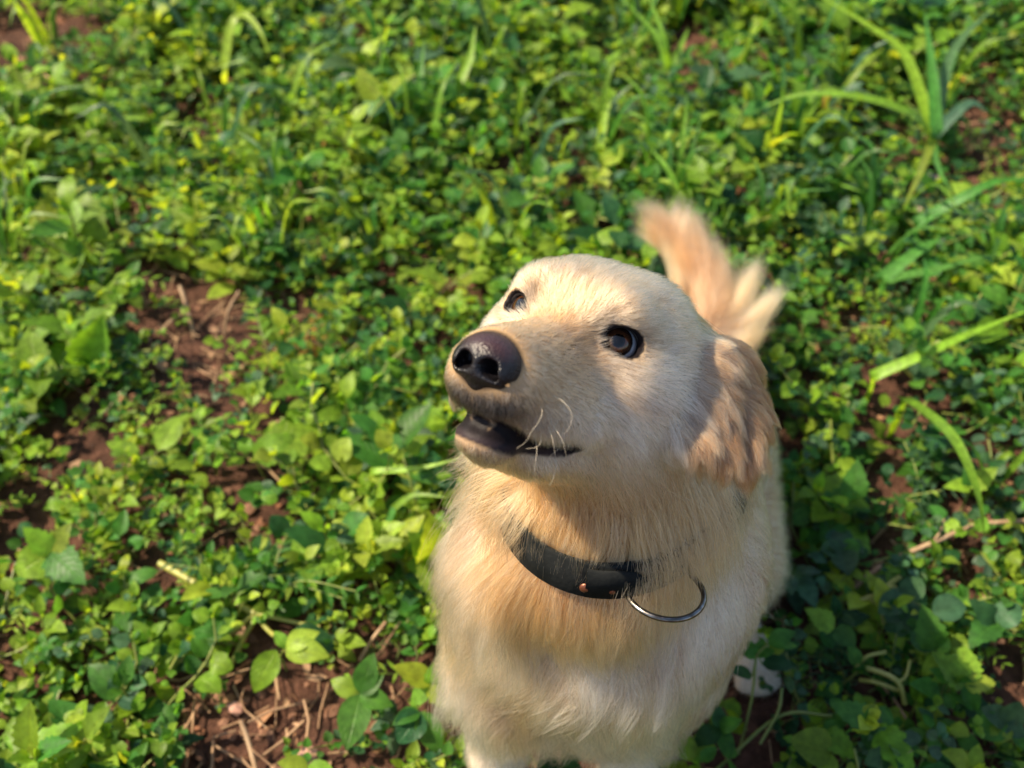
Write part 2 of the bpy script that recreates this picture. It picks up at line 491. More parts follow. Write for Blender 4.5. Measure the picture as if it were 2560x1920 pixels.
# --- nose
def sdf_mesh(fn, lo, hi, st):
    xs, ys, zs = (np.arange(lo[i], hi[i], st) for i in range(3))
    f = fn(np.stack(np.meshgrid(xs, ys, zs, indexing='ij'), -1)).astype(np.float32)
    V, F = surface_nets(f, xs, ys, zs)
    F = F[(F >= 0).all(1)]
    return smooth(V, F, 1), F
def nose_f(X):
    Xm = X.copy(); Xm[..., 1] = np.abs(Xm[..., 1])
    d = prim_d(ell((.0910, 0, -.0285), (.0160, .0175, .0140)), X)
    d = smin(d, prim_d(ell((.0905, .0108, -.0335), (.0130, .0082, .0088)), Xm), .006)         # wings
    d = smin(d, prim_d(cone((.095, 0, -.036), (.0940, 0, -.0410), .0085, .0065), X), .006)    # pad down to the philtrum
    d = smax(d, -prim_d(cone((.1080, .0066, -.0325), (.096, .0088, -.0305), .0052, .0038), Xm), .002)   # nostril
    d = smax(d, -prim_d(cone((.1030, .0095, -.0345), (.0880, .0200, -.0375), .0024, .0022), Xm), .002)   # the slit at its side
    d = smax(d, -prim_d(cone((.1095, 0, -.031), (.1050, 0, -.0430), .0010, .0010), X), .0012)           # groove
    return d
NV, NF = sdf_mesh(nose_f, (.070, -.024, -.056), (.112, .024, -.010), .0009)
nn = vnormals(NV, NF)
if (nn * (NV - NV.mean(0))).sum() < 0: NF = NF[:, ::-1]
m_nose, t = new_mat('nose_leather')
p = N(t, 'ShaderNodeBsdfPrincipled'); o_ = N(t, 'ShaderNodeOutputMaterial')
tc = N(t, 'ShaderNodeTexCoord'); a = N(t, 'ShaderNodeAttribute', attribute_name='tint')
t.links.new(a.outputs['Color'], p.inputs['Base Color'])
vo = N(t, 'ShaderNodeTexVoronoi'); vo.inputs['Scale'].default_value = 900
t.links.new(tc.outputs['Object'], vo.inputs['Vector'])
b = N(t, 'ShaderNodeBump'); b.inputs['Strength'].default_value = .6; b.inputs['Distance'].default_value = .0006; b.invert = True
t.links.new(vo.outputs['Distance'], b.inputs['Height']); t.links.new(b.outputs[0], p.inputs['Normal'])
p.inputs['Roughness'].default_value = .33; p.inputs['Specular IOR Level'].default_value = .38
t.links.new(p.outputs[0], o_.inputs[0])
nose_me = np_mesh('nose', HEAD_P + NV @ HEAD_R.T, NF)
tw = np.clip((NV[:, 2] + .0275) / .007, 0, 1)[:, None]  # pinkish highlight of the lit nose top, painted into the tint
attr_color(nose_me, 'tint', np.array([.006, .005, .006]) * (1 - tw) + np.array([.034, .016, .017]) * tw)
dlink('nose', nose_me, m_nose)

# --- eyes and lid rims
m_eye, t = new_mat('eye')
p = N(t, 'ShaderNodeBsdfPrincipled'); o_ = N(t, 'ShaderNodeOutputMaterial'); tc = N(t, 'ShaderNodeTexCoord')
sx = N(t, 'ShaderNodeSeparateXYZ'); t.links.new(tc.outputs['Object'], sx.inputs[0])
c2 = N(t, 'ShaderNodeCombineXYZ'); t.links.new(sx.outputs[0], c2.inputs[0]); t.links.new(sx.outputs[1], c2.inputs[1])
ln = N(t, 'ShaderNodeVectorMath', operation='LENGTH'); t.links.new(c2.outputs[0], ln.inputs[0])
mu = N(t, 'ShaderNodeMath', operation='MULTIPLY'); mu.inputs[1].default_value = 1 / EYE_R; t.links.new(ln.outputs['Value'], mu.inputs[0])
nz = N(t, 'ShaderNodeTexNoise'); nz.inputs['Scale'].default_value = 800; t.links.new(tc.outputs['Object'], nz.inputs['Vector'])
ad = N(t, 'ShaderNodeMath', operation='MULTIPLY_ADD'); ad.inputs[1].default_value = .06; t.links.new(nz.outputs[0], ad.inputs[0]); t.links.new(mu.outputs[0], ad.inputs[2])
r = ramp(t, [(0.0, (.002, .002, .002)), (.32, (.002, .002, .002)), (.37, (.045, .016, .006)), (.56, (.034, .013, .006)), (.63, (.012, .006, .004)), (.70, (.008, .006, .006)), (.75, (.40, .42, .45)), (1, (.40, .36, .36))])
t.links.new(ad.outputs[0], r.inputs[0]); t.links.new(r.outputs[0], p.inputs['Base Color'])
p.inputs['Roughness'].default_value = .02; p.inputs['Specular IOR Level'].default_value = .5
t.links.new(p.outputs[0], o_.inputs[0])
m_lid = principled('lid_rim', (.008, .006, .006), .5, .25)
def sphere(r, nu=32, nv=20):
    th = np.linspace(0, math.pi, nv + 1); ph = np.linspace(0, 2 * math.pi, nu, endpoint=False)
    V = np.stack([np.sin(th)[:, None] * np.cos(ph), np.sin(th)[:, None] * np.sin(ph), np.cos(th)[:, None] * np.ones(nu)], -1).reshape(-1, 3) * r
    i = np.arange(nv)[:, None] * nu; j = np.arange(nu)[None]
    F = np.stack([i + j, i + nu + j, i + nu + (j + 1) % nu, i + (j + 1) % nu], -1).reshape(-1, 4)
    return V, F
GAZE = {1: unit(EYE_N[1] * 1.0 + HEAD_R @ np.array([.40, -.05, .10])), -1: unit(EYE_N[-1] * .75 + HEAD_R @ np.array([.5, .1, .2]))}
for m in (1, -1):
    V, F = sphere(EYE_R)
    k = V[:, 2] > EYE_R * .80                                     # the cornea bulges a little
    V[k, 2] += (V[k, 2] - EYE_R * .80) * .25
    me = np_mesh('eye', V, F)
    o = dlink('eye', me, m_eye)
    z = Vector(GAZE[m]); o.rotation_mode = 'QUATERNION'; o.rotation_quaternion = z.to_track_quat('Z', 'Y')
    o.location = Vector(EYE_C[m] - ORG)
    B = np.cross(EYE_N[m], EYE_A[m])
    th = np.linspace(0, 2 * math.pi, 41)
    al, be = .0120 * np.cos(th), .0096 * np.sin(th)
    pinch = np.abs(np.cos(th)) ** 6
    al, be = al * (1 if m > 0 else .78), be * (1 if m > 0 else .70) * (1 - .30 * np.abs(np.cos(th)) ** 3)
    al = al * (1 + .10 * pinch)
    rr = EYE_R + .0012
    nn_ = np.sqrt(np.maximum(rr ** 2 - al ** 2 - be ** 2, (.35 * rr) ** 2 * .0 + 1e-6))
    P = EYE_C[m] + al[:, None] * EYE_A[m] + be[:, None] * B + nn_[:, None] * EYE_N[m]
    V, F = tube_arrays(P, .0012 + .0004 * pinch, 8)
    dlink('eyelid', np_mesh('eyelid', V, F), m_lid)
# ================================================================== collar (a thing of its own) on the neck
def body_d(P):
    f = smin(group_d(head + jaw, P), group_d(neck, P), .022)
    return smin(f, smin(group_d(torso, P), group_d(thigh + legs, P), .03), .022)
def hit(px, py, lift=0.0):
    r = ray(px, py); t = .45
    for _ in range(70):
        d = float(body_d((CAMC + r * t)[None])[0]) - lift
        t += d * .8 / np.linalg.norm(r)
        if abs(d) < 1e-4: break
    return CAMC + r * t
cA, cB, cC_ = hit(1295, 1290), hit(1500, 1428), hit(1765, 1315)
COLL_N = unit(np.cross(cB - cA, cC_ - cA)); COLL_N = COLL_N * np.sign(COLL_N[2])
COLL_C = (cA + cB + cC_) / 3 + np.array([0, .045, 0]); COLL_C = COLL_C - COLL_N * ((COLL_C - cB) @ COLL_N)
_e1 = unit(np.array([1, 0, 0]) - COLL_N * COLL_N[0]); _e2 = np.cross(COLL_N, _e1)
def neck_only(P): return smin(group_d(neck, P), group_d(torso[1:3], P), .022)
def neck_ring(off, lift, n=96):
    th = np.linspace(0, 2 * math.pi, n, endpoint=False)
    dr = np.cos(th)[:, None] * _e1 + np.sin(th)[:, None] * _e2
    c = COLL_C + COLL_N * off
    rr = np.full(n, .02)
    for _ in range(40):
        d = neck_only(c + dr * rr[:, None]); rr = np.clip(rr - d * .8, .01, .16)
    k = np.array([.06, .12, .2, .24, .2, .12, .06])              # leather spans the hollows
    pad = np.concatenate([rr[-3:], rr, rr[:3]])
    rr = np.maximum(np.convolve(pad, k / k.sum(), 'valid'), rr - .002)
    return c + dr * (rr + lift)[:, None], dr
collar_org = COLL_C
collar = empty('dog_collar', collar_org)
tag(collar, 'black leather dog collar with a large steel ring, half buried in the neck fur', 'collar')
def clink(name, me, mat, parent=None):
    o = link(name, me, mat, parent or collar)
    if parent is None: o.location = -Vector(collar_org)
    return o
m_leather = principled('black_leather', (.004, .005, .005), .75, .10, bump=(260, .5, .0012), noise_col=(60, (.011, .012, .012)))
m_steel = principled('worn_steel', (.32, .30, .28), .26, .5, metallic=1, bump=(300, .25, .0006), noise_col=(150, (.10, .085, .07)))
m_rivet = principled('brown_rivet', (.16, .055, .03), .4, .5, metallic=.6)
LIFT = .0070
prof = [(-.0135, 0), (-.0135, .0022), (-.0125, .0032), (0, .0034), (.0125, .0032), (.0135, .0022), (.0135, 0)]
rings = [neck_ring(o * 1.0, LIFT + h) [0] for o, h in prof]
n = 96; Vc = np.concatenate(rings)
Fc = []
for a in range(len(prof) - 1):
    i = np.arange(n); j = (i + 1) % n
    Fc.append(np.stack([a * n + i, a * n + j, (a + 1) * n + j, (a + 1) * n + i], 1))
Fc = np.concatenate(Fc)
clink('strap', np_mesh('strap', Vc, Fc), m_leather)
mid, dr = neck_ring(0, LIFT + .0035)
def nearest(px, py):
    q = proj(mid); vis = (mid - CAMC) @ CAMR[2] < np.median((mid - CAMC) @ CAMR[2])
    d = np.hypot(q[:, 0] - px, q[:, 1] - py) + 1e5 * ~vis
    return int(d.argmin())
def dome(c, nrm, r, h, nu=20, nv=5):
    z = Vector(nrm).to_track_quat('Z', 'Y').to_matrix(); Z = np.array(z)
    ph = np.linspace(0, 2 * math.pi, nu, endpoint=False); V = []
    for k in range(nv + 1):
        a = k / nv * math.pi / 2
        V.append(np.stack([r * np.cos(a) * np.cos(ph), r * np.cos(a) * np.sin(ph), np.full(nu, h * np.sin(a))], 1))
    V = np.concatenate(V); i = np.arange(nv)[:, None] * nu; j = np.arange(nu)[None]
    return c + V @ Z.T, np.stack([i + j, i + (j + 1) % nu, i + nu + (j + 1) % nu, i + nu + j], -1).reshape(-1, 4)
for px, py in ((1528, 1472), (1470, 1440)):
    k = nearest(px, py)
    V, F = dome(mid[k] - COLL_N * .006 + dr[k] * .0002, dr[k], .0042, .0022)
    clink('rivet', np_mesh('rivet', V, F), m_rivet)
# the keeper: a second layer of leather whose round end shows beside the ring
k0 = nearest(1470, 1450); k1 = nearest(1625, 1480)
st = 1 if (k1 - k0) % n < n / 2 else -1
ks = [(k0 + st * i) % n for i in range(((k1 - k0) * st) % n + 1)]
Vk, m_ = [], len(ks)
for q, k in enumerate(ks):
    e = min(1, math.sqrt(max(0, 1 - max(0, (q - (m_ - 5)) / 4.0) ** 2)))
    hw = .0125 * max(.15, e)
    for o, h in ((-hw, .0004), (-hw, .0026), (hw, .0026), (hw, .0004)):
        Vk.append(mid[k] + COLL_N * o + dr[k] * (h - .0004))
Fk = []
for q in range(m_ - 1):
    for e in range(3): Fk.append((q * 4 + e, q * 4 + e + 1, q * 4 + 5 + e, q * 4 + 4 + e))
Fk.append(((m_ - 1) * 4, (m_ - 1) * 4 + 1, (m_ - 1) * 4 + 2, (m_ - 1) * 4 + 3))
clink('strap_end', np_mesh('strap_end', np.array(Vk), np.array(Fk)), m_leather)
# ring lying on the chest, held by the strap
def torus(c, nrm, R, r, nu=64, nv=12, sx=1.0):
    Z = np.array(Vector(nrm).to_track_quat('Z', 'Y').to_matrix())
    a = np.linspace(0, 2 * math.pi, nu, endpoint=False); b_ = np.linspace(0, 2 * math.pi, nv, endpoint=False)
    rr = R + r * np.cos(b_)[None]
    V = np.stack([rr * np.cos(a)[:, None], rr * np.sin(a)[:, None], (r * np.sin(b_))[None] * np.ones((nu, 1))], -1).reshape(-1, 3)
    i = np.arange(nu)[:, None] * nv; i2 = (np.arange(nu)[:, None] + 1) % nu * nv; j = np.arange(nv)[None]; j2 = (j + 1) % nv
    return c + V @ Z.T, np.stack([i + j, i2 + j, i2 + j2, i + j2], -1).reshape(-1, 4)
rp = hit(1662, 1478); rd = (rp - CAMC) @ CAMR[2]
RING_C = W(1662, 1478, rd - .022)
RING_N = unit(-CAMR[2] * .53 + CAMR[1] * .84 + CAMR[0] * .07)
V, F = torus(RING_C, RING_N, .0257, .0020)
clink('ring', np_mesh('ring', V, F), m_steel)

# ================================================================== fur: real strands
m_hair, t = new_mat('dog_hair')
hb = N(t, 'ShaderNodeBsdfHairPrincipled'); o_ = N(t, 'ShaderNodeOutputMaterial'); a = N(t, 'ShaderNodeAttribute', attribute_name='tint')
hb.parametrization = 'COLOR'
t.links.new(a.outputs['Color'], hb.inputs['Color'])
hb.inputs['Roughness'].default_value = .38; hb.inputs['Radial Roughness'].default_value = .55; hb.inputs['Coat'].default_value = .0
hb.inputs['Random Roughness'].default_value = .2
t.links.new(hb.outputs[0], o_.inputs[0])

def hair(name, PTS, RAD, TINT, mat=m_hair):
    """PTS (n,k,3), RAD (n,k), TINT (n,3)"""
    n, k = PTS.shape[:2]
    hc = bpy.data.hair_curves.new(name)
    hc.add_curves([k] * n)
    hc.attributes['position'].data.foreach_set('vector', (PTS - ORG).astype(np.float32).ravel())
    r = hc.attributes.get('radius') or hc.attributes.new('radius', 'FLOAT', 'POINT')
    r.data.foreach_set('value', RAD.astype(np.float32).ravel())
    c = hc.attributes.new('tint', 'FLOAT_COLOR', 'POINT')
    T = np.ones((n, k, 4), np.float32); T[:, :, :3] = TINT[:, None] if TINT.ndim == 2 else TINT
    c.data.foreach_set('color', T.ravel())
    hc.materials.append(mat)
    o = link(name, hc, None, dog); tag(o, kind='stuff')
    return o

def face_quad(V, F):
    a = np.linalg.norm(np.cross(V[F[:, 2]] - V[F[:, 0]], V[F[:, 3]] - V[F[:, 1]]), axis=1) / 2
    return a
FA = face_quad(DV, DF); FC = DV[DF].mean(1); FZ = zones(FC)
FN = DN[DF].mean(1)
view = unit(CAMC - np.array([.09, .6, .3]))
toc = CAMC - FC; toc /= np.linalg.norm(toc, axis=1, keepdims=True)
facing = (FN * toc).sum(1)
vis_w = np.where(facing > -.35, 1.0, .35)
def vnoise(P, sc, seed):
    """smooth vector noise from a few random plane waves"""
    g = np.random.default_rng(seed); o = np.zeros(P.shape)
    for _ in range(7):
        kx = g.normal(size=3) * sc; o += np.sin(P @ kx + g.uniform(0, 6.28))[:, None] * g.normal(size=3)
    return o / 2.6
def flow(P, Nn, z):
    L = HL(P)
    # head: from the nose backwards, parting round the eyes
    dh = (L - np.array([.115, 0, -.012])); dh /= np.linalg.norm(dh, axis=1, keepdims=True)
    dh = dh + np.array([-.35, 0, 0]); dh[:, 2] -= .25 * np.clip((-.02 - L[:, 2]) / .03, 0, 1.5)
    D = (dh @ HEAD_R.T) * (z['head'])[:, None]
    for m in (1, -1):
        q = P - EYE_C[m]; r = np.linalg.norm(q, axis=1, keepdims=True)
        D += 1.5 * q / r * np.exp(-(r / .019) ** 2) * z['head'][:, None]
    Lm_ = L.copy(); Lm_[:, 1] = np.abs(Lm_[:, 1])
    D += 1.3 * (z['head'] * blob(Lm_, (.050, .024, -.058), (.045, .02, .010)))[:, None] * (HEAD_R @ np.array([-.25, 0, -1.0]))
    down = np.array([0, 0, -1.0])
    D += z['ear'][:, None] * (np.array([.10, -.10, -1.0]))
    cx = (P[:, 0] - .075)
    nk = np.stack([cx * 2.0, np.full(len(P), -.25), np.full(len(P), -1.0)], 1)
    D += z['neck'][:, None] * nk
    back = np.clip((P[:, 1] - .52) / .12, 0, 1)[:, None]
    tq = np.stack([cx * 1.5, np.full(len(P), -.15), np.full(len(P), -1.0)], 1) * (1 - back) + np.array([.25, .75, -.62]) * back
    D += z['torso'][:, None] * tq
    D += z['thigh'][:, None] * np.array([.45, .35, -.8])
    D += z['legs'][:, None] * np.array([0, .1, -1.0])
    tt = unit(TAIL[-1] - TAIL[4]); D += z['tail'][:, None] * (tt * 1.1 + np.array([.45, .05, .1]))
    D += .22 * vnoise(P, 28, 5) * (1 - .6 * z['head'])[:, None] + .10 * vnoise(P, 90, 6)
    D -= Nn * (D * Nn).sum(1, keepdims=True)
    return D / (np.linalg.norm(D, axis=1, keepdims=True) + 1e-9)

def grow(name, zone, count, length, lift, npts, clump_mm, clump, rad, dens=None, droop=.25, wave=0.0, keep=None, jit=.18, seed=1, root_dark=.30):
    g = np.random.default_rng(seed)
    pr = FA * np.clip(zone, 0, 1) ** 1.5 * vis_w
    if dens is not None: pr = pr * dens
    pr = pr / pr.sum()
    f = g.choice(len(FA), count, p=pr)
    u, v = g.random(count)[:, None], g.random(count)[:, None]
    bil = lambda A: (A[DF[f, 0]] * (1 - u) + A[DF[f, 1]] * u) * (1 - v) + (A[DF[f, 3]] * (1 - u) + A[DF[f, 2]] * u) * v
    P = bil(DV); Nn = bil(DN); Nn /= np.linalg.norm(Nn, axis=1, keepdims=True)
    ds = np.maximum(dark_skin(P), eye_skin(P))
    ok = (ds < .25) & (nose_f(HL(P)) > .0006)
    for m in (1, -1): ok &= np.linalg.norm(P - EYE_C[m], axis=1) > EYE_R + .0022
    hgt = (P - COLL_C) @ COLL_N
    near_neck = np.linalg.norm((P - COLL_C) - hgt[:, None] * COLL_N, axis=1) < .14
    ok &= ~((np.abs(hgt + .002) < .0135) & near_neck)
    if keep is not None: ok &= keep(P)
    P, Nn = P[ok], Nn[ok]
    z = zones(P); D = flow(P, Nn, z); n = len(P)
    Ln = length(P, z) * g.uniform(.62, 1.18, n)
    C = coat(P)
    sft = lift(P, z) if callable(lift) else np.full(n, lift)
    D = D + g.normal(size=(n, 3)) * jit; D -= Nn * (D * Nn).sum(1, keepdims=True); D /= np.linalg.norm(D, axis=1, keepdims=True)
    tt = np.linspace(0, 1, npts)
    s = (sft * g.uniform(.45, 1.6, n))[:, None]
    up = (tt[None] - .42 * tt[None] ** 2) * s
    al = (tt[None] * np.sqrt(np.maximum(1 - s ** 2 * .6, .1)))
    PT = P[:, None] + Ln[:, None, None] * (Nn[:, None] * up[..., None] + D[:, None] * al[..., None])
    PT[..., 2] -= (Ln[:, None] * droop * tt[None] ** 2 * .5)
    if wave > 0:
        side = np.cross(D, Nn); ph = vnoise(P, 60, seed + 20)[:, 0] * 3 + g.normal(size=n) * .4
        am = wave * Ln * g.uniform(.4, 1.3, n)
        PT += side[:, None] * (am[:, None] * (np.sin(ph[:, None] + tt[None] * 6.5) - np.sin(ph[:, None])) * tt[None])[..., None]
    # clumps: strands bend towards the nearest guide strand
    if clump > 0:
        area = (FA * np.clip(zone, 0, 1)).sum()
        ng = min(n, max(20, int(area / (clump_mm / 1000) ** 2)))
        gi = g.choice(n, ng, replace=False)
        kd = kdtree.KDTree(ng)
        for q, i in enumerate(gi): kd.insert(P[i] , q)
        kd.balance()
        pj = P + g.normal(size=P.shape) * clump_mm * .00022
        own = np.array([kd.find(p)[1] for p in pj])
        G_ = PT[gi[own]]
        root = P[gi[own]]
        sc = (Ln / Ln[gi[own]])[:, None, None]
        Gs = root[:, None] + (G_ - root[:, None]) * sc
        wgt = clump * tt ** 1.3
        wgt = wgt[None] * g.uniform(.55, 1.1, (n, 1)) 
        wgt = np.clip(wgt, 0, .96)[..., None]
        PT = PT * (1 - wgt) + (Gs + (P - root)[:, None] * .10) * wgt
        shade = 1 + .23 * np.random.default_rng(seed + 3).normal(size=ng)[own]
        hue = .09 * np.random.default_rng(seed + 4).normal(size=ng)[own]
    else:
        shade = np.ones(n); hue = np.zeros(n)
    C = C * np.clip(shade * (1 + .17 * g.normal(size=n)), .45, 1.4)[:, None] * np.stack([1 + hue * .3, 1 - hue * .2, 1 - hue], 1)
    C = np.clip(C, .006, .9)
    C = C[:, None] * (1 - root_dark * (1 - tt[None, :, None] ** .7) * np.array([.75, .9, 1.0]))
    R_ = rad * (1 - .82 * tt[None] ** 1.2) * g.uniform(.7, 1.2, (n, 1))
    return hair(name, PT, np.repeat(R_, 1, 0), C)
def l_head(P, z):
    L = HL(P)
    b = np.interp(L[:, 0], [-.10, -.03, .03, .09], [.019, .013, .0085, .0045])
    b = b + .012 * np.clip((-.045 - L[:, 2]) / .03, 0, 1) * np.clip((.0 - L[:, 0]) / .04, 0, 1)
    for m in (1, -1): b = b * (1 - .45 * np.exp(-(np.linalg.norm(P - EYE_C[m], axis=1) / .018) ** 2))
    return b
def l_torso(P, z):
    b = np.clip((P[:, 1] - .50) / .10, 0, 1)
    side = np.clip((P[:, 0] - .125) / .03, 0, 1)
    return (.040 * (1 - b) + .024 * b) * (1 - .6 * side)
HZ, EZ, NZ, TZ, GZ, LZ, TLZ = (FZ[k] for k in ('head', 'ear', 'neck', 'torso', 'thigh', 'legs', 'tail'))
FCL = HL(FC)
fine = 1 + 1.2 * np.exp(-(np.minimum(np.linalg.norm(FC - EYE_C[1], axis=1), np.linalg.norm(FC - EYE_C[-1], axis=1)) / .03) ** 2)
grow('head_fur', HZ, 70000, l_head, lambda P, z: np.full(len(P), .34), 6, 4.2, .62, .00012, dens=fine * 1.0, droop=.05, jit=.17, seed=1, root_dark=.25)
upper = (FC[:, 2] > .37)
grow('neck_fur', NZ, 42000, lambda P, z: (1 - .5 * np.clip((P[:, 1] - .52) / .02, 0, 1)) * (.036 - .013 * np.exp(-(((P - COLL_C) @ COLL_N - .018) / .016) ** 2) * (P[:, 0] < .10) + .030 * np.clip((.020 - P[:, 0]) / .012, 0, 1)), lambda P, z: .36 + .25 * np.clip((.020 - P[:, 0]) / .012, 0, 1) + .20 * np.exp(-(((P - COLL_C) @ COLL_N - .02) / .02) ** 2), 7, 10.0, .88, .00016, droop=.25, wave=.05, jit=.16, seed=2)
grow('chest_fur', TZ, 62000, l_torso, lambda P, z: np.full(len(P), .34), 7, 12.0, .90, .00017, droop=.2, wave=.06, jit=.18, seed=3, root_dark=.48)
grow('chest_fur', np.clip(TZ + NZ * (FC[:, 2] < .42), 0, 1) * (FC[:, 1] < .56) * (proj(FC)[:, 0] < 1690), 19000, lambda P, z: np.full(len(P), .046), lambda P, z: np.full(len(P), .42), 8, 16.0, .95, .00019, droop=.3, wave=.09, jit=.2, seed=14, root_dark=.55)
def in_px(x0, y0, x1, y1):
    def k(P):
        q = proj(P); return (q[:, 0] > x0) & (q[:, 0] < x1) & (q[:, 1] > y0) & (q[:, 1] < y1) & (P[:, 1] < .53) & ((P - COLL_C) @ COLL_N > .004)
    return k
fq = proj(FC)
near_r = np.where((np.abs(fq[:, 0] - 1690) < 110) & (np.abs(fq[:, 1] - 1290) < 130), 1.0, .0) * (facing > -.2)
grow('ruff_fur', np.clip(NZ + TZ, 0, 1), 6500, lambda P, z: np.full(len(P), .060), lambda P, z: np.full(len(P), .50), 8, 11.0, .85, .00014, dens=near_r + 1e-9, droop=.3, wave=.05, keep=in_px(1570, 1150, 1830, 1440), seed=12)
lipw_ = np.exp(-((np.abs(FCL[:, 0] - .052) / .036) ** 4)) * np.exp(-(((FCL[:, 2] + .0605) / .0045) ** 2)) * (np.abs(FCL[:, 1]) > .006)
grow('lip_fur', HZ * lipw_, 3500, lambda P, z: np.full(len(P), .0065), lambda P, z: np.full(len(P), .35), 5, 3.0, .4, .00010, droop=.1, jit=.22, seed=15, root_dark=.2)
grow('haunch_fur', GZ, 24000, lambda P, z: np.full(len(P), .022), lambda P, z: np.full(len(P), .5), 6, 6.0, .5, .00013, droop=.1, jit=.18, seed=4)
grow('leg_fur', LZ, 18000, lambda P, z: .008 + .012 * np.clip(P[:, 2] / .2, 0, 1), lambda P, z: np.full(len(P), .35), 5, 4.0, .45, .00012, droop=.1, seed=5)
for q, m in enumerate((1, -1)):
    sidew = np.clip(np.sign(FCL[:, 1] * m), 0, 1)
    grow('ear_fur', EZ * sidew, (24000, 7000)[q], lambda P, z:   .018 + .015 * np.clip((.55 - P[:, 2]) / .07, 0, 1), lambda P, z: np.full(len(P), .26), 8, 8.5, .90, .00015, droop=.35, wave=.11, jit=.14, seed=6 + q, root_dark=.42)
grow('tail_fur', TLZ, 15000, lambda P, z: .055 + .02 * np.clip((P[:, 0] - .2) / .05, 0, 1), lambda P, z: np.full(len(P), .32), 8, 13.0, .9, .00016, droop=.05, wave=.05, jit=.22, seed=9)
# long feathers fanning from the tail's right side
g9 = np.random.default_rng(90); PTf, Cf = [], []
for (b0, t0, db, dt, n_f, wid) in (((1790, 830), (1893, 655), 1.36, 1.36, 900, .012), ((1800, 850), (1948, 722), 1.33, 1.33, 800, .012), ((1800, 880), (1905, 800), 1.30, 1.28, 600, .014), ((1700, 740), (1650, 560), 1.40, 1.42, 600, .010)):
    A_, B_ = W(*b0, db), W(*t0, dt)
    t8 = np.linspace(0, 1, 8); bend = np.array([.012, 0, -.012])
    for _ in range(n_f):
        o1 = g9.normal(size=3) * wid * .8; o2 = g9.normal(size=3) * wid * .6; ln_ = g9.uniform(.7, 1.05)
        c_ = A_ + o1; e_ = A_ + (B_ - A_) * ln_ + o2
        PTf.append(c_ + (e_ - c_) * t8[:, None] + bend * (np.sin(np.pi * t8) * g9.uniform(.4, 1.2))[:, None] + (g9.normal(size=3) * .004) * (t8 * (1 - t8) * 3)[:, None])
        Cf.append(np.array([.20, .11, .055])[None] * g9.uniform(.75, 1.2) * (1 - t8[:, None]) + np.array([.33, .23, .125])[None] * g9.uniform(.8, 1.1) * t8[:, None])
hair('tail_fur', np.array(PTf), np.tile(.00020 * (1 - .8 * np.linspace(0, 1, 8))[None], (len(PTf), 1)), np.array(Cf))

# whiskers, each a curved tapering tube rooted in the muzzle
m_whisk = principled('whisker', (.50, .43, .33), .4, .3)
WH = [[(1000, 755), (1090, 810), (1150, 890), (1160, 960), (1130, 1040), (1090, 1080)], [(895, 840), (915, 890), (890, 970), (830, 1050), (780, 1140), (700, 1200)],
      [(980, 980), (1040, 1060), (1085, 1140), (1100, 1200), (1115, 1270)], [(1085, 1040), (1080, 1120), (1050, 1200), (975, 1265)], [(855, 1110), (870, 1200), (860, 1300), (850, 1400)],
      [(1020, 1240), (1030, 1330), (1010, 1430), (975, 1510)], [(960, 1000), (1000, 1120), (1020, 1250)], [(905, 1080), (900, 1150), (860, 1190), (780, 1200)]]
for wh in WH:
    q = [(1080 + x * .3014, 760 + y * .3014) for x, y in wh]
    r0 = hit(*q[0]); d0 = (r0 - CAMC) @ CAMR[2]
    pts = [W(x, y, d0 - .0035 - .006 * math.sin(min(1, k / (len(q) - 1)) * 2.4) * (1 if k else 0) + (.004 if k == 0 else 0)) for k, (x, y) in enumerate(q)]
    Pw = spline(pts, 14)
    V, F = tube_arrays(Pw, np.linspace(.00013, .00005, 14), 5)
    dlink('whisker', np_mesh('whisker', V, F), m_whisk)
for a_, b_ in (((1372, 655), (1378, 668)), ((1362, 690), (1350, 672)), ((1380, 672), (1388, 652)), ((1345, 700), (1338, 686))):
    r0 = hit(a_[0] + 14, a_[1] + 14); d0 = (r0 - CAMC) @ CAMR[2]
    V, F = tube_arrays(spline([W(a_[0] + 14, a_[1] + 14, d0), W(a_[0], a_[1], d0), W(b_[0], b_[1], d0 - .004)], 8), np.linspace(.0003, .0001, 8), 5)
    dlink('whisker', np_mesh('whisker', V, F), m_whisk)
# ================================================================== ground
def gh(x, y):
    """height of the soil"""
    x = np.asarray(x, float); y = np.asarray(y, float)
    h = .012 * np.sin(x * 5.1 + 1.3) * np.sin(y * 4.3 + .4) + .008 * np.sin(x * 11 + y * 7) + .004 * np.sin(x * 23 - y * 19 + 1)
    near = np.exp(-(((x - .12) / .30) ** 2 + ((y - .62) / .40) ** 2))
    return h * (1 - near) - .004
gx = np.concatenate([-np.geomspace(60, 3.2, 14), np.linspace(-3, 3, 181), np.geomspace(3.2, 60, 14)])
gy = np.concatenate([-np.geomspace(60, 1.2, 14), np.linspace(-1, 5, 181), np.geomspace(5.2, 60, 14)])
XX, YY = np.meshgrid(gx, gy, indexing='ij')
Vg = np.stack([XX, YY, gh(XX, YY)], -1).reshape(-1, 3)
i = np.arange(len(gx) - 1)[:, None] * len(gy); j = np.arange(len(gy) - 1)[None]
Fg = np.stack([i + j, i + len(gy) + j, i + len(gy) + j + 1, i + j + 1], -1).reshape(-1, 4)
m_soil, t = new_mat('red_brown_soil')
p = N(t, 'ShaderNodeBsdfPrincipled'); o_ = N(t, 'ShaderNodeOutputMaterial'); tc = N(t, 'ShaderNodeTexCoord')
n1 = N(t, 'ShaderNodeTexNoise'); n1.inputs['Scale'].default_value = 45; n1.inputs['Detail'].default_value = 8; n1.inputs['Roughness'].default_value = .7
n2 = N(t, 'ShaderNodeTexVoronoi'); n2.inputs['Scale'].default_value = 130
for q in (n1, n2): t.links.new(tc.outputs['Object'], q.inputs['Vector'])
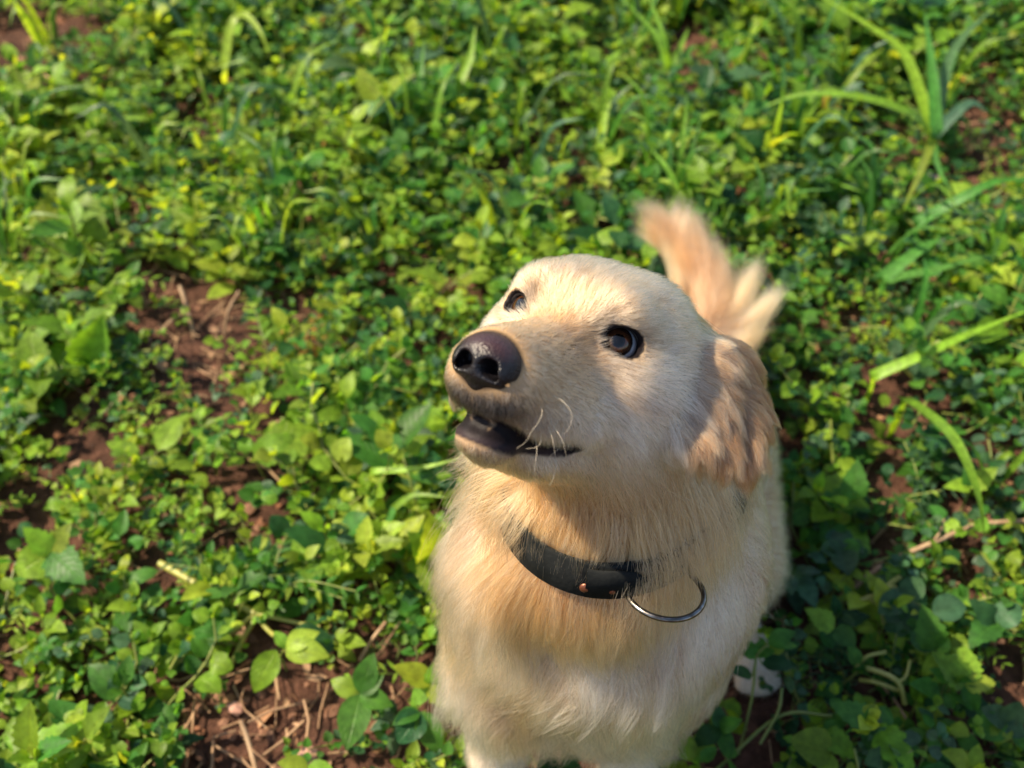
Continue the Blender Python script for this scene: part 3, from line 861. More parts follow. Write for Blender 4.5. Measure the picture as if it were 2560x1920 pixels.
r = ramp(t, [(.3, (.022, .011, .008)), (.5, (.065, .029, .018)), (.66, (.12, .056, .037)), (.8, (.22, .14, .10))])
t.links.new(n1.outputs[0], r.inputs[0]); t.links.new(r.outputs[0], p.inputs['Base Color'])
b1 = N(t, 'ShaderNodeBump'); b1.inputs['Strength'].default_value = 1; b1.inputs['Distance'].default_value = .012
b2 = N(t, 'ShaderNodeBump'); b2.inputs['Strength'].default_value = .7; b2.inputs['Distance'].default_value = .004
t.links.new(n1.outputs[0], b1.inputs['Height']); t.links.new(n2.outputs['Distance'], b2.inputs['Height']); t.links.new(b1.outputs[0], b2.inputs['Normal'])
t.links.new(b2.outputs[0], p.inputs['Normal'])
p.inputs['Roughness'].default_value = .95; p.inputs['Specular IOR Level'].default_value = .2
t.links.new(p.outputs[0], o_.inputs[0])
tag(link('ground', np_mesh('ground', Vg, Fg), m_soil), kind='structure')

# ================================================================== leaf and stem materials
def leaf_mat(name, rough, spec, trans, vein=1.0, attr=True):
    m, t = new_mat(name)
    p = N(t, 'ShaderNodeBsdfPrincipled'); o_ = N(t, 'ShaderNodeOutputMaterial'); tr = N(t, 'ShaderNodeBsdfTranslucent'); mx = N(t, 'ShaderNodeMixShader')
    if attr:
        a = N(t, 'ShaderNodeAttribute', attribute_name='tint'); col = a.outputs['Color']
    else:
        a = N(t, 'ShaderNodeObjectInfo'); col = a.outputs['Color']
    uv = N(t, 'ShaderNodeAttribute', attribute_name='leaf_uv')
    sp = N(t, 'ShaderNodeSeparateXYZ'); t.links.new(uv.outputs['Vector'], sp.inputs[0])
    # midrib and slanting side veins in leaf space: x -1..1 across, y 0..1 along
    ab = N(t, 'ShaderNodeMath', operation='ABSOLUTE'); t.links.new(sp.outputs[0], ab.inputs[0])
    sl_ = N(t, 'ShaderNodeMath', operation='MULTIPLY_ADD'); sl_.inputs[1].default_value = -.35; t.links.new(ab.outputs[0], sl_.inputs[0]); t.links.new(sp.outputs[1], sl_.inputs[2])
    fr = N(t, 'ShaderNodeMath', operation='MULTIPLY'); fr.inputs[1].default_value = 44; t.links.new(sl_.outputs[0], fr.inputs[0])
    sn = N(t, 'ShaderNodeMath', operation='SINE'); t.links.new(fr.outputs[0], sn.inputs[0])
    v1 = N(t, 'ShaderNodeMapRange'); v1.inputs['From Min'].default_value = .78; v1.inputs['From Max'].default_value = 1; t.links.new(sn.outputs[0], v1.inputs['Value'])
    v2 = N(t, 'ShaderNodeMapRange'); v2.inputs['From Min'].default_value = .09; v2.inputs['From Max'].default_value = .02; t.links.new(ab.outputs[0], v2.inputs['Value'])
    mxv = N(t, 'ShaderNodeMath', operation='MAXIMUM'); t.links.new(v1.outputs[0], mxv.inputs[0]); t.links.new(v2.outputs[0], mxv.inputs[1])
    tc = N(t, 'ShaderNodeTexCoord'); nz = N(t, 'ShaderNodeTexNoise'); nz.inputs['Scale'].default_value = 120; nz.inputs['Detail'].default_value = 3
    geo = N(t, 'ShaderNodeNewGeometry'); t.links.new(geo.outputs['Position'], nz.inputs['Vector'])
    k = N(t, 'ShaderNodeMapRange'); k.inputs['From Min'].default_value = .3; k.inputs['From Max'].default_value = .7; k.inputs['To Min'].default_value = .72; k.inputs['To Max'].default_value = 1.28
    t.links.new(nz.outputs[0], k.inputs['Value'])
    c1 = N(t, 'ShaderNodeVectorMath', operation='SCALE'); t.links.new(col, c1.inputs[0]); t.links.new(k.outputs[0], c1.inputs['Scale'])
    vm = N(t, 'ShaderNodeMath', operation='MULTIPLY'); vm.inputs[1].default_value = .38 * vein; t.links.new(mxv.outputs[0], vm.inputs[0])
    cm = N(t, 'ShaderNodeMix', data_type='RGBA'); t.links.new(vm.outputs[0], cm.inputs[0]); t.links.new(c1.outputs[0], cm.inputs[6])
    lt = N(t, 'ShaderNodeVectorMath', operation='MULTIPLY'); lt.inputs[1].default_value = (2.1, 1.7, 1.5); t.links.new(c1.outputs[0], lt.inputs[0]); t.links.new(lt.outputs[0], cm.inputs[7])
    t.links.new(cm.outputs[2], p.inputs['Base Color'])
    p.inputs['Roughness'].default_value = rough; p.inputs['Specular IOR Level'].default_value = spec
    bp = N(t, 'ShaderNodeBump'); bp.inputs['Strength'].default_value = .5 * vein; bp.inputs['Distance'].default_value = .0012; bp.invert = True
    t.links.new(mxv.outputs[0], bp.inputs['Height']); t.links.new(bp.outputs[0], p.inputs['Normal'])
    tv = N(t, 'ShaderNodeVectorMath', operation='MULTIPLY'); tv.inputs[1].default_value = (2.9, 2.3, .9); t.links.new(c1.outputs[0], tv.inputs[0])   # what shines through is yellower
    t.links.new(tv.outputs[0], tr.inputs['Color'])
    mx.inputs[0].default_value = trans
    t.links.new(p.outputs[0], mx.inputs[1]); t.links.new(tr.outputs[0], mx.inputs[2]); t.links.new(mx.outputs[0], o_.inputs[0])
    return m
m_leaf = leaf_mat('weed_leaf', .45, .22, .45)
m_leaf_o = leaf_mat('weed_leaf_single', .45, .22, .45, attr=False)
m_grass_o = leaf_mat('grass_blade_leaf', .4, .35, .45, vein=.5, attr=False)
m_stem = principled('green_stem', (.10, .14, .025), .45, .4, bump=(200, .3, .001), noise_col=(40, (.17, .19, .04)))
m_stem_b = principled('dry_stem', (.20, .12, .065), .75, .3, bump=(240, .8, .001), noise_col=(60, (.33, .23, .14)))

# ------------------------------------------------------------------ leaf shapes: rows of (left, midrib, right)
def leaf_shape(kind, rows):
    t_ = np.linspace(0, 1, rows)
    if kind == 'round': wv = np.sin(np.pi * t_ ** .85) ** .62 * .44; wv[-1] = .06
    elif kind == 'oval': wv = np.sin(np.pi * t_ ** .80) ** .85 * .29
    elif kind == 'ovate': wv = (np.sin(np.pi * t_ ** .62) ** .9) * .31
    elif kind == 'lance': wv = np.sin(np.pi * t_ ** .7) * .15
    elif kind == 'blade': wv = np.minimum(1, (t_ + .02) * 8) ** .5 * (1 - t_ ** 2.2) * .028
    if kind == 'ovate' and rows > 8:                              # toothed margin
        wv = wv * (1 + .10 * np.where(np.arange(rows) % 2 == 0, 1, -1) * (t_ > .1) * (t_ < .97))
    wv[0] = max(.02, wv[0] * .3) if kind != 'blade' else wv[0]
    return t_, wv
def leaf_local(kind, rows, fold=.25, curl=.35, wav=0.0, seed=0):
    """unit-length leaf along +Y, face up +Z: (rows*3,3) verts, quads, leaf_uv"""
    g = np.random.default_rng(seed)
    t_, wv = leaf_shape(kind, rows)
    ang = curl * (t_ - .15)                                       # droops towards the tip
    y = np.concatenate([[0], np.cumsum(np.cos(ang[1:]) * np.diff(t_))]); z = -np.concatenate([[0], np.cumsum(np.sin(ang[1:]) * np.diff(t_))])
    V = np.zeros((rows, 3, 3))
    ripple = wav * np.sin(t_ * 9 + g.uniform(0, 6))
    V[:, 0] = np.stack([-wv, y, z + fold * wv + ripple * wv], 1)
    V[:, 1] = np.stack([0 * y, y, z], 1)
    V[:, 2] = np.stack([wv, y, z + fold * wv - ripple * wv], 1)
    i = np.arange(rows - 1)[:, None] * 3; j = np.arange(2)[None]
    F = np.stack([i + j, i + j + 1, i + j + 4, i + j + 3], -1).reshape(-1, 4)
    uv = np.zeros((rows, 3, 3)); uv[:, 0, 0] = -1; uv[:, 2, 0] = 1; uv[..., 1] = t_[:, None]
    return V.reshape(-1, 3), F, uv.reshape(-1, 3)
def basis(d, up):
    d = unit(d); x = np.cross(d, up); nx = np.linalg.norm(x)
    x = x / nx if nx > 1e-6 else unit(np.cross(d, [1, .2, .1])); z = np.cross(x, d)
    return np.stack([x, d, z], 1)                                 # columns: across, along, face normal

# ------------------------------------------------------------------ leaf colours (reflectance, some sunlit yellow painted in)
def leaf_col(g, tone):
    a = {'yellow': (.165, .255, .024), 'lime': (.115, .220, .018), 'mid': (.040, .130, .018), 'deep': (.017, .066, .019), 'blue': (.042, .100, .048), 'dry': (.26, .16, .035)}[tone]
    return np.array(a) * g.uniform(.75, 1.3) * np.array([g.uniform(.85, 1.2), 1, g.uniform(.8, 1.25)])
def pick_tone(g, x, y):
    """yellower on the left, by plant and by sunlight put into the tone, blue-green creepers on the right"""
    q = proj([x, y, .03]); u = np.clip(q[0] / 2560, -.3, 1.3)
    pr = np.array([.26, .33, .28, .08, .05, .002]) * (1 - u) + np.array([.09, .24, .35, .15, .16, .002]) * u
    pr = np.clip(pr, .0015, 1); return ('yellow', 'lime', 'mid', 'deep', 'blue', 'dry')[g.choice(6, p=pr / pr.sum())]

# ------------------------------------------------------------------ plants as lists of leaves and stems
# leaf: (base, direction, normal, length, kind, tone) ; stem: (points, radius)
def plant_creeper(g, s=1.0, n=8):
    """prostrate stem with pairs of small round leaves"""
    L, St = [], []
    az = g.uniform(0, 6.28); p = np.array([0, 0, .008]); d = np.array([math.cos(az), math.sin(az), g.uniform(.35, .8)])
    pts = [p.copy()]
    for k in range(n):
        d = unit(d + g.normal(size=3) * .28 + np.array([0, 0, -.04 if p[2] > .02 else .12])); p = p + d * .017 * s * g.uniform(.8, 1.3)
        p[2] = max(p[2], .004); pts.append(p.copy())
        sd = unit(np.cross(d, [0, 0, 1]) + g.normal(size=3) * .3)
        for q in (-1, 1):
            if g.random() < .12: continue
            ld = unit(sd * q + d * .4 + np.array([0, 0, .45]) + g.normal(size=3) * .3)
            nz = unit(np.array([0, 0, 1.0]) + g.normal(size=3) * .35)
            L.append((p + ld * .003, ld, nz, s * g.uniform(.014, .027) * (1 - .35 * k / n), 'round', None))
    for q in range(3):
        L.append((p, unit(d + g.normal(size=3) * .5), unit(np.array([0, 0, 1.0]) + g.normal(size=3) * .3), s * g.uniform(.009, .014), 'round', None))
    St.append((np.array(pts), .0011 * s))
    return L, St
def plant_broad(g, s=1.0, n=4, kind='ovate'):
    """upright stem with opposite pairs of broad leaves, each pair turned by a right angle"""
    L, St = [], []
    lean = g.normal(size=2) * .25; p = np.array([0, 0, -.004]); d = unit([lean[0], lean[1], 1]); az = g.uniform(0, 6.28); pts = [p.copy()]
    for k in range(n):
        p = p + d * .020 * s * g.uniform(.8, 1.4); d = unit(d + np.array([lean[0], lean[1], 0]) * .25 + g.normal(size=3) * .08); pts.append(p.copy())
        for q in (0, math.pi):
            if g.random() < .08: continue
            a = az + q + k * 1.57 + g.normal() * .25
            el = np.interp(k / max(1, n - 1), [0, 1], [.15, .75]) + g.normal() * .15
            ld = np.array([math.cos(a) * math.cos(el), math.sin(a) * math.cos(el), math.sin(el)])
            sz = s * .052 * np.interp(k / max(1, n - 1), [0, .5, 1], [.8, 1.0, .55]) * g.uniform(.75, 1.15)
            pet = p + ld * sz * .16
            St.append((np.array([p, pet]), .0007 * s))
            L.append((pet, ld, unit(np.array([0, 0, 1.0]) - ld * .3 + g.normal(size=3) * .15), sz, kind, None))
    for q in range(2):
        a = g.uniform(0, 6.28); L.append((p, unit([math.cos(a) * .5, math.sin(a) * .5, 1]), unit([math.cos(a), math.sin(a), .5]), s * .018, kind, None))
    St.append((np.array(pts), .0013 * s))
    return L, St
def plant_clover(g, s=1.0, n=4):
    L, St = [], []
    for k in range(n):
        az = g.uniform(0, 6.28); h = s * g.uniform(.025, .07); r = s * g.uniform(.005, .035)
        top = np.array([math.cos(az) * r, math.sin(az) * r, h]); St.append((spline([(0, 0, 0), top * np.array([.5, .5, .65]), top], 5), .0007 * s))
        tw = g.uniform(0, 6.28)
        for q in range(3):
            a = tw + q * 2.094 + g.normal() * .15
            L.append((top, unit([math.cos(a), math.sin(a), .25 + g.normal() * .2]), unit(np.array([0, 0, 1.0]) + g.normal(size=3) * .15), s * g.uniform(.013, .021), 'oval', None))
    return L, St
def plant_feather(g, s=1.0, n=3):
    """narrow leaflets along arching stalks"""
    L, St = [], []
    for k in range(n):
        az = g.uniform(0, 6.28); ln = s * g.uniform(.06, .11)
        P = spline([(0, 0, 0), (math.cos(az) * ln * .35, math.sin(az) * ln * .35, ln * .55), (math.cos(az) * ln * .9, math.sin(az) * ln * .9, ln * .6)], 9)
        St.append((P, .0008 * s))
        for q in range(2, 9):
            d = unit(P[min(q + 1, 8)] - P[q - 1]); sd = unit(np.cross(d, [0, 0, 1]))
            for e in (-1, 1):
                L.append((P[q], unit(d * .8 + sd * e + np.array([0, 0, .15]) + g.normal(size=3) * .1), unit(np.array([0, 0, 1.0]) + g.normal(size=3) * .15), s * .022 * (1 - .4 * q / 9), 'lance', None))
    return L, St
# ================================================================== scatter
PROTO = {}
gp = np.random.default_rng(101)
for k, fn, kw in (('creeper', plant_creeper, {}), ('broad', plant_broad, {}), ('seedling', plant_broad, dict(n=2, kind='oval')), ('clover', plant_clover, {}), ('feather', plant_feather, {})):
    PROTO[k] = [fn(gp, 1.0, **({**kw} if k != 'broad' else dict(n=int(gp.integers(3, 6)), kind=('ovate', 'oval')[q % 2]))) for q in range(12)]
BARE = [(50, 90, 170, 150, 1.0), (180, 200, 60, 60, .8), (470, 860, 140, 175, 1.0), (680, 830, 80, 55, .8), (680, 1820, 205, 175, 1.0), (560, 1880, 130, 90, .9), (240, 1330, 70, 55, .8),
        (725, 410, 60, 35, .8), (1715, 170, 70, 60, .8), (2490, 300, 90, 150, .75), (1500, 100, 90, 70, .6), (560, 240, 60, 45, .7), (930, 1480, 60, 60, .6), (640, 1290, 80, 60, .5), (330, 1000, 50, 60, .6),
        (2420, 1370, 70, 90, .6), (2520, 1560, 50, 60, .5), (40, 1500, 60, 50, .6), (2300, 470, 60, 60, .6)]
def bareness(q):
    b = np.zeros(len(q))
    for cx, cy, rx, ry, s_ in BARE: b = np.maximum(b, min(1, s_ * 1.1) * np.exp(-(((q[:, 0] - cx) / rx / 1.25) ** 2 + ((q[:, 1] - cy) / ry / 1.25) ** 2) ** 2))
    return b
gs = np.random.default_rng(31)
NPL = 47000
yy = -.9 + 5.0 * gs.random(NPL); xx = (gs.random(NPL) * 2 - 1) * 3.4
inner = (yy > .1) & (yy < 3.5) & (np.abs(xx) < .62 * yy + .42)
# as dense as the photograph shows where it looks, thinner round about
keepm = gs.random(NPL) < np.where(inner, 1.0, .10 * np.clip(1.15 - np.maximum(0, np.abs(xx) - .62 * np.maximum(yy, 0) - .42) / 1.6, 0, 1))
xx, yy = xx[keepm][:NPL], yy[keepm][:NPL]
pxs = proj(np.stack([xx, yy, np.full(len(xx), .02)], 1))
lowf = np.sin(xx * 7.1 + 1) * np.sin(yy * 6.3 + 2) + .6 * np.sin(xx * 15 + yy * 11)
keepm = gs.random(len(xx)) > np.maximum(bareness(pxs), .22 - .26 * lowf)
dfoot = np.minimum(body_d(np.stack([xx, yy, np.full(len(xx), .035)], 1)), body_d(np.stack([xx, yy, np.full(len(xx), .07)], 1)))
keepm &= dfoot > .016
keepm &= ~((pxs[:, 0] > 1800) & (pxs[:, 0] < 1975) & (pxs[:, 1] > 1600) & (pxs[:, 1] < 1790))
keepm &= ~((np.abs(xx - .12) < .11) & (yy > .44) & (yy < .85) & (dfoot < .06))
xx, yy, dfoot = xx[keepm], yy[keepm], dfoot[keepm]
plants = []                                                      # kind, proto index, x, y, scale, turn, tone
for x, y, df in zip(xx, yy, dfoot):
    u = np.clip(proj([x, y, .02])[0] / 2560, 0, 1)
    pr = np.array([.34, .24, .20, .12, .10]) * (1 - u) + np.array([.50, .14, .10, .14, .12]) * u
    k = ('creeper', 'broad', 'seedling', 'clover', 'feather')[gs.choice(5, p=pr / pr.sum())]
    s_ = gs.uniform(.60, 1.15) * (.72 + .27 * y)
    bq = bareness(proj(np.array([[x, y, .02]])))[0]; s_ *= (1 - .45 * bq) * (1 + .30 * np.clip(np.sin(x * 9.3 + 2 + 1.3 * y) * np.sin(y * 8.1 + 1) + .5 * np.sin(x * 21 - y * 17), -1, 1.2))
    if df < .05: s_ *= .75
    plants.append((k, int(gs.integers(12)), x, y, s_, gs.uniform(0, 6.28), pick_tone(gs, x, y)))
# the plants that show largest become things of their own
def size_px(pl): return 1 / np.linalg.norm(np.array([pl[2], pl[3], .03]) - CAMC)
inview = []
for q, pl in enumerate(plants):
    c = proj([pl[2], pl[3], .02])
    if 20 < c[0] < 2540 and 20 < c[1] < 1930 and not (1130 < c[0] < 1800 and c[1] > 640): inview.append((size_px(pl) * pl[4] * {'creeper': .8, 'broad': 1.25, 'seedling': 1.0, 'clover': .9, 'feather': .9}[pl[0]], q))
inview.sort(reverse=True)
N_IND = 230

def rotz(a): c, s_ = math.cos(a), math.sin(a); return np.array([[c, -s_, 0], [s_, c, 0], [0, 0, 1]])
LOC = {}
for k in ('round', 'oval', 'ovate', 'lance'):
    LOC[k] = [leaf_local(k, {'round': 5, 'oval': 5, 'ovate': 5, 'lance': 3}[k], fold=f_, curl=c_, wav=w_, seed=sd) for sd, (f_, c_, w_) in enumerate(((.18, .4, .1), (.35, .7, .12), (.5, .2, .1), (.1, 1.0, .2)))]
def build_mass():
    global N_LEAF_MASS
    bag = {(k, v): [[], [], [], []] for k in LOC for v in range(4)}
    stV, stF, stO = [], [], 0
    for q, (k, pi_, x, y, s_, tn, tone) in enumerate(plants):
        if q in IND: continue
        Lf, St = PROTO[k][pi_]
        R = rotz(tn); o = np.array([x, y, float(gh(x, y))])
        base_c = None
        for (b, d, nz, ln, kind, _) in Lf:
            tn_ = tone if gs.random() < .75 else pick_tone(gs, x, y)
            bg_ = bag[(kind, int(gs.integers(4)))]
            bg_[0].append(R @ b * s_ + o); bg_[1].append(np.concatenate([R @ d, R @ nz])); bg_[2].append(ln * s_ * gs.uniform(.8, 1.2)); bg_[3].append(leaf_col(gs, tn_))
        for P_, r_ in St:
            P_ = P_[::3] if len(P_) > 6 else P_[::2] if len(P_) > 3 else P_
            V, F = tube_arrays((P_ @ R.T) * s_ + o, r_ * s_ * 1.5, 3)
            stV.append(V); stF.append(F + stO); stO += len(V)
    Vs, Fs, Cs, Us, off = [], [], [], [], 0
    for (k, v), (B_, D_, Ln_, C_) in bag.items():
        if not B_: continue
        lv, lf, lu = LOC[k][v]
        B_ = np.array(B_); D_ = np.array(D_); Ln_ = np.array(Ln_); C_ = np.array(C_)
        d = D_[:, :3] / np.linalg.norm(D_[:, :3], axis=1, keepdims=True); xa = np.cross(d, D_[:, 3:]); xa /= np.linalg.norm(xa, axis=1, keepdims=True) + 1e-9; za = np.cross(xa, d)
        M_ = np.stack([xa, d, za], 2)
        V = np.einsum('nij,vj->nvi', M_, lv) * Ln_[:, None, None] + B_[:, None]
        nv = len(lv); n_ = len(B_)
        Vs.append(V.reshape(-1, 3)); Fs.append((lf[None] + (np.arange(n_) * nv)[:, None, None] + off).reshape(-1, 4)); Cs.append(np.repeat(C_, nv, 0)); Us.append(np.tile(lu, (n_, 1))); off += n_ * nv
    me = np_mesh('ground_cover', np.concatenate(Vs), np.concatenate(Fs), mat=m_leaf)
    attr_color(me, 'tint', np.concatenate(Cs))
    a = me.attributes.new('leaf_uv', 'FLOAT_VECTOR', 'POINT'); a.data.foreach_set('vector', np.concatenate(Us).astype(np.float32).ravel())
    tag(link('ground_cover', me), kind='stuff')
    tag(link('ground_cover_stems', np_mesh('ground_cover_stems', np.concatenate(stV), np.concatenate(stF), mat=m_stem)), kind='stuff')
    N_LEAF_MASS = off


# ------------------------------------------------------------------ single plants: an Empty, a stem mesh and one object per leaf
LEAFMESH = {}
def leaf_mesh(kind, v, mat, rows=None):
    key = (kind, v, mat.name)
    if key not in LEAFMESH:
        rows = rows or {'round': 9, 'oval': 9, 'ovate': 13, 'lance': 6, 'blade': 12}[kind]
        f_, c_, w_ = ((.18, .4, .1), (.35, .7, .12), (.5, .2, .1), (.1, 1.0, .2))[v % 4]
        lv, lf, lu = leaf_local(kind, rows, f_, c_, w_, seed=v)
        me = np_mesh(kind + '_leaf', lv, lf, mat=mat)
        a = me.attributes.new('leaf_uv', 'FLOAT_VECTOR', 'POINT'); a.data.foreach_set('vector', lu.astype(np.float32).ravel())
        LEAFMESH[key] = me
    return LEAFMESH[key]
def put_leaf(root, o, base, d, nz, ln, kind, col, v, name='leaf', mat=None):
    ob = bpy.data.objects.new(name, leaf_mesh(kind, v, mat or m_leaf_o)); COL.objects.link(ob); ob.parent = root
    M_ = basis(d, nz) * ln
    mw = Matrix.Identity(4)
    for a_ in range(3):
        for b_ in range(3): mw[a_][b_] = M_[a_, b_]
        mw[a_][3] = base[a_] - o[a_]
    ob.matrix_local = mw
    ob.color = (*col, 1)
    return ob
def stems_mesh(name, root, o, polys, mat, n=6):
    V_, F_, of = [], [], 0
    for P_, r_ in polys:
        V, F = tube_arrays(np.asarray(P_) - o, r_, n); V_.append(V); F_.append(F + of); of += len(V)
    return link(name, np_mesh(name, np.concatenate(V_), np.concatenate(F_), mat=mat), None, root)
PLAB = {}
PDESC = {'creeper': ('creeping_weed', 'weed', 'creeping round-leaved weed'), 'broad': ('broadleaf_weed', 'weed', 'upright broad-leaved weed'),
         'seedling': ('seedling', 'seedling', 'small oval-leaved seedling'), 'clover': ('clover', 'clover', 'three-leaflet clover'), 'feather': ('feathery_weed', 'weed', 'feathery narrow-leaved weed')}
TONEW = {'yellow': 'yellow-green', 'lime': 'bright green', 'mid': 'mid-green', 'deep': 'dark green', 'blue': 'blue-green', 'dry': 'brownish'}
LAND = [((2412, 1712), 'the lime toothed weed at lower right'), ((2185, 1816), 'the half-shaded toothed weed'), ((2425, 1218), 'the drooping grass blade'), ((2085, 1572), 'the white hind paw'), ((2130, 1250), 'the dog\'s haunch'),
        ((2262, 1500), 'the thick pale stem'), ((2515, 1810), 'the bottom right corner'), ((1078, 1712), 'the glowing yellow leaf'), ((900, 1735), 'the large oval leaves by the chest'), ((715, 1620), 'the yellow leaf pair over soil'),
        ((690, 1800), 'the bare soil at lower left'), ((1075, 1400), 'the dog\'s left flank fur'), ((640, 1150), 'the broad leaf below the muzzle'), ((130, 1380), 'the big blurred leaf pair'), ((215, 920), 'the pointed leaf at left'),
        ((470, 870), 'the bare patch with dry twigs'), ((860, 1345), 'the pale withered leaf'), ((560, 1580), 'the forked yellow stem'), ((2300, 1350), 'the long brown twig'), ((2380, 830), 'the bright straight grass blade'), ((100, 1880), 'the bottom left corner'),
        ((2300, 640), 'the folded broad grass blade'), ((1040, 1172), 'the thin blade at the chin'), ((1900, 750), 'the feathered tail'), ((177, 510), 'the arched yellow leaf pair'), ((1080, 760), 'the dog\'s nose'), ((2400, 500), 'the arching wide grass blade')]
def place_phrase(c, skip=0):
    ds = sorted((math.hypot(c[0] - l[0][0], c[1] - l[0][1]), i_) for i_, l in enumerate(LAND))
    (cx, cy), nm_ = LAND[ds[skip][1]]
    dx, dy = c[0] - cx, c[1] - cy
    w_ = ('just ' if ds[skip][0] < 130 else 'well ' if ds[skip][0] > 300 else '')
    dr_ = ('right of' if dx > 0 else 'left of') if abs(dx) > abs(dy) else ('below' if dy > 0 else 'above')
    return f'{w_}{dr_} {nm_}'
TAKEN = set(); IND = set()
for _, q in inview[:700]:
    if len(IND) >= N_IND: break
    k, pi_, x, y, s_, tn, tone = plants[q]
    nm, cat, desc = PDESC[k]; c = proj([x, y, .02])
    for lab in (f'{TONEW[tone]} {desc} {place_phrase(c)}', f'{TONEW[tone]} {desc} {place_phrase(c, 1)}'):
        if lab not in TAKEN and len(lab.split()) <= 16:
            TAKEN.add(lab); IND.add(q); PLAB[q] = lab; break
build_mass()
for q in sorted(IND):
    k, pi_, x, y, s_, tn, tone = plants[q]
    nm, cat, desc = PDESC[k]
    o = np.array([x, y, float(gh(x, y))]); root = empty(nm, o); R = rotz(tn)
    tag(root, PLAB[q], cat, 'low weeds growing round the dog')
    Lf, St = PROTO[k][pi_]
    stems_mesh('stem', root, o, [((P_ @ R.T) * s_ + o, r_ * s_) for P_, r_ in St], m_stem, 5)
    for (b, d, nz, ln, kind, _) in Lf:
        put_leaf(root, o, R @ b * s_ + o, R @ d, R @ nz, ln * s_ * gs.uniform(.85, 1.15), kind, leaf_col(gs, tone if gs.random() < .75 else pick_tone(gs, x, y)), int(gs.integers(4)))

# ------------------------------------------------------------------ plants placed one by one from the photograph
gh_ = np.random.default_rng(77)
def hero(name, cat, label, node, z, leaves, stem_to=None, group=None, tone='lime', tilt=.5):
    """leaves: (base px, tip px, base z, tip z, kind, tone) with None for the node"""
    z += .015; leaves = [(l[0], l[1], l[2] + .015, l[3] + .02, *l[4:]) for l in leaves]
    nd = G(*node, z); foot = np.array([nd[0] + gh_.normal() * .01, nd[1] + .012, float(gh(nd[0], nd[1])) - .004]) if stem_to is None else G(*stem_to, 0.0)
    root = empty(name, foot); tag(root, label, cat, group)
    polys = [(spline([foot, (foot + nd) / 2 + gh_.normal(size=3) * .004, nd], 7), .0015)]
    for lf in leaves:
        b, tp, zb, zt, kind = lf[:5]; tn_ = lf[5] if len(lf) > 5 else tone
        B_ = nd if b is None else G(*b, zb); T_ = G(*tp, zt)
        if b is not None and np.linalg.norm(B_ - nd) > .003: polys.append((spline([nd, (nd + B_) / 2 + np.array([0, 0, .003]), B_], 5), .0009))
        d = T_ - B_; ln = np.linalg.norm(d) * 1.06
        tc_ = unit(CAMC - B_)
        nz = unit(np.array([0, 0, 1.0]) * (1 - tilt) + tc_ * tilt + gh_.normal(size=3) * .12)
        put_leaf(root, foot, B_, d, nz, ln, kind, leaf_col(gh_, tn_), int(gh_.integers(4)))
    stems_mesh('stem', root, foot, polys, m_stem, 6)
    return root
hero('mint_weed', 'weed', 'bright lime weed with toothed pointed leaves, largest in the bottom right corner', (2412, 1712), .055,
     [(None, (2337, 1633), 0, .075, 'ovate', 'lime'), (None, (2496, 1699), 0, .062, 'ovate', 'yellow'), (None, (2446, 1780), 0, .035, 'ovate', 'mid'), (None, (2410, 1606), 0, .05, 'ovate', 'yellow'), ((2345, 1640), (2308, 1690), .05, .035, 'ovate', 'lime')])
hero('mint_weed', 'weed', 'broad green leaf pair standing just above the lime toothed weed', (2338, 1625), .05, [(None, (2316, 1525), 0, .085, 'ovate', 'mid'), (None, (2288, 1560), 0, .06, 'round', 'deep'), (None, (2385, 1590), 0, .05, 'ovate', 'lime')])
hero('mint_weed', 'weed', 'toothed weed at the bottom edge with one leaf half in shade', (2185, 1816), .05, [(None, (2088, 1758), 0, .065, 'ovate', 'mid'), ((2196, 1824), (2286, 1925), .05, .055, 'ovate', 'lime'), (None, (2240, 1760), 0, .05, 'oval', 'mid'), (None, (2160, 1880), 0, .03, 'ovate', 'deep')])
hero('mint_weed', 'weed', 'yellow-green leaf pair right of the dog at the bottom edge', (2060, 1830), .045, [(None, (2145, 1890), 0, .045, 'ovate', 'lime'), (None, (2110, 1800), 0, .05, 'ovate', 'mid'), (None, (2030, 1900), 0, .03, 'oval', 'deep')])
hero('round_weed', 'weed', 'pale round leaf lying flat at the bottom edge right of the dog', (2080, 1885), .04, [(None, (1985, 1850), 0, .045, 'round', 'lime'), (None, (2055, 1935), 0, .03, 'round', 'lime')])
hero('mint_weed', 'weed', 'yellow-green leaf pair behind the drooping grass blade at right', (2425, 1218), .06, [(None, (2366, 1210), 0, .06, 'ovate', 'yellow'), (None, (2490, 1172), 0, .085, 'ovate', 'lime'), (None, (2420, 1165), 0, .08, 'ovate', 'mid')])
hero('mint_weed', 'weed', 'toothed leaf pair between the hind paw and the brown twig', (2085, 1572), .05, [(None, (2025, 1518), 0, .065, 'ovate', 'lime'), (None, (2135, 1610), 0, .045, 'round', 'mid'), (None, (2060, 1620), 0, .03, 'round', 'deep')])
hero('broadleaf_weed', 'weed', 'tall oval leaves right of the dog\'s back, level with its collar', (2130, 1250), .05, [(None, (2147, 1160), 0, .09, 'ovate', 'mid'), (None, (2095, 1265), 0, .055, 'ovate', 'lime'), (None, (2172, 1266), 0, .05, 'ovate', 'lime'), (None, (2080, 1215), 0, .05, 'oval', 'mid')])
hero('broadleaf_weed', 'weed', 'shaded dull green leaf pair left of the bottom right corner', (2490, 1560), .04, [(None, (2440, 1500), 0, .06, 'ovate', 'deep'), (None, (2545, 1510), 0, .06, 'round', 'blue'), (None, (2430, 1590), 0, .05, 'ovate', 'mid')])
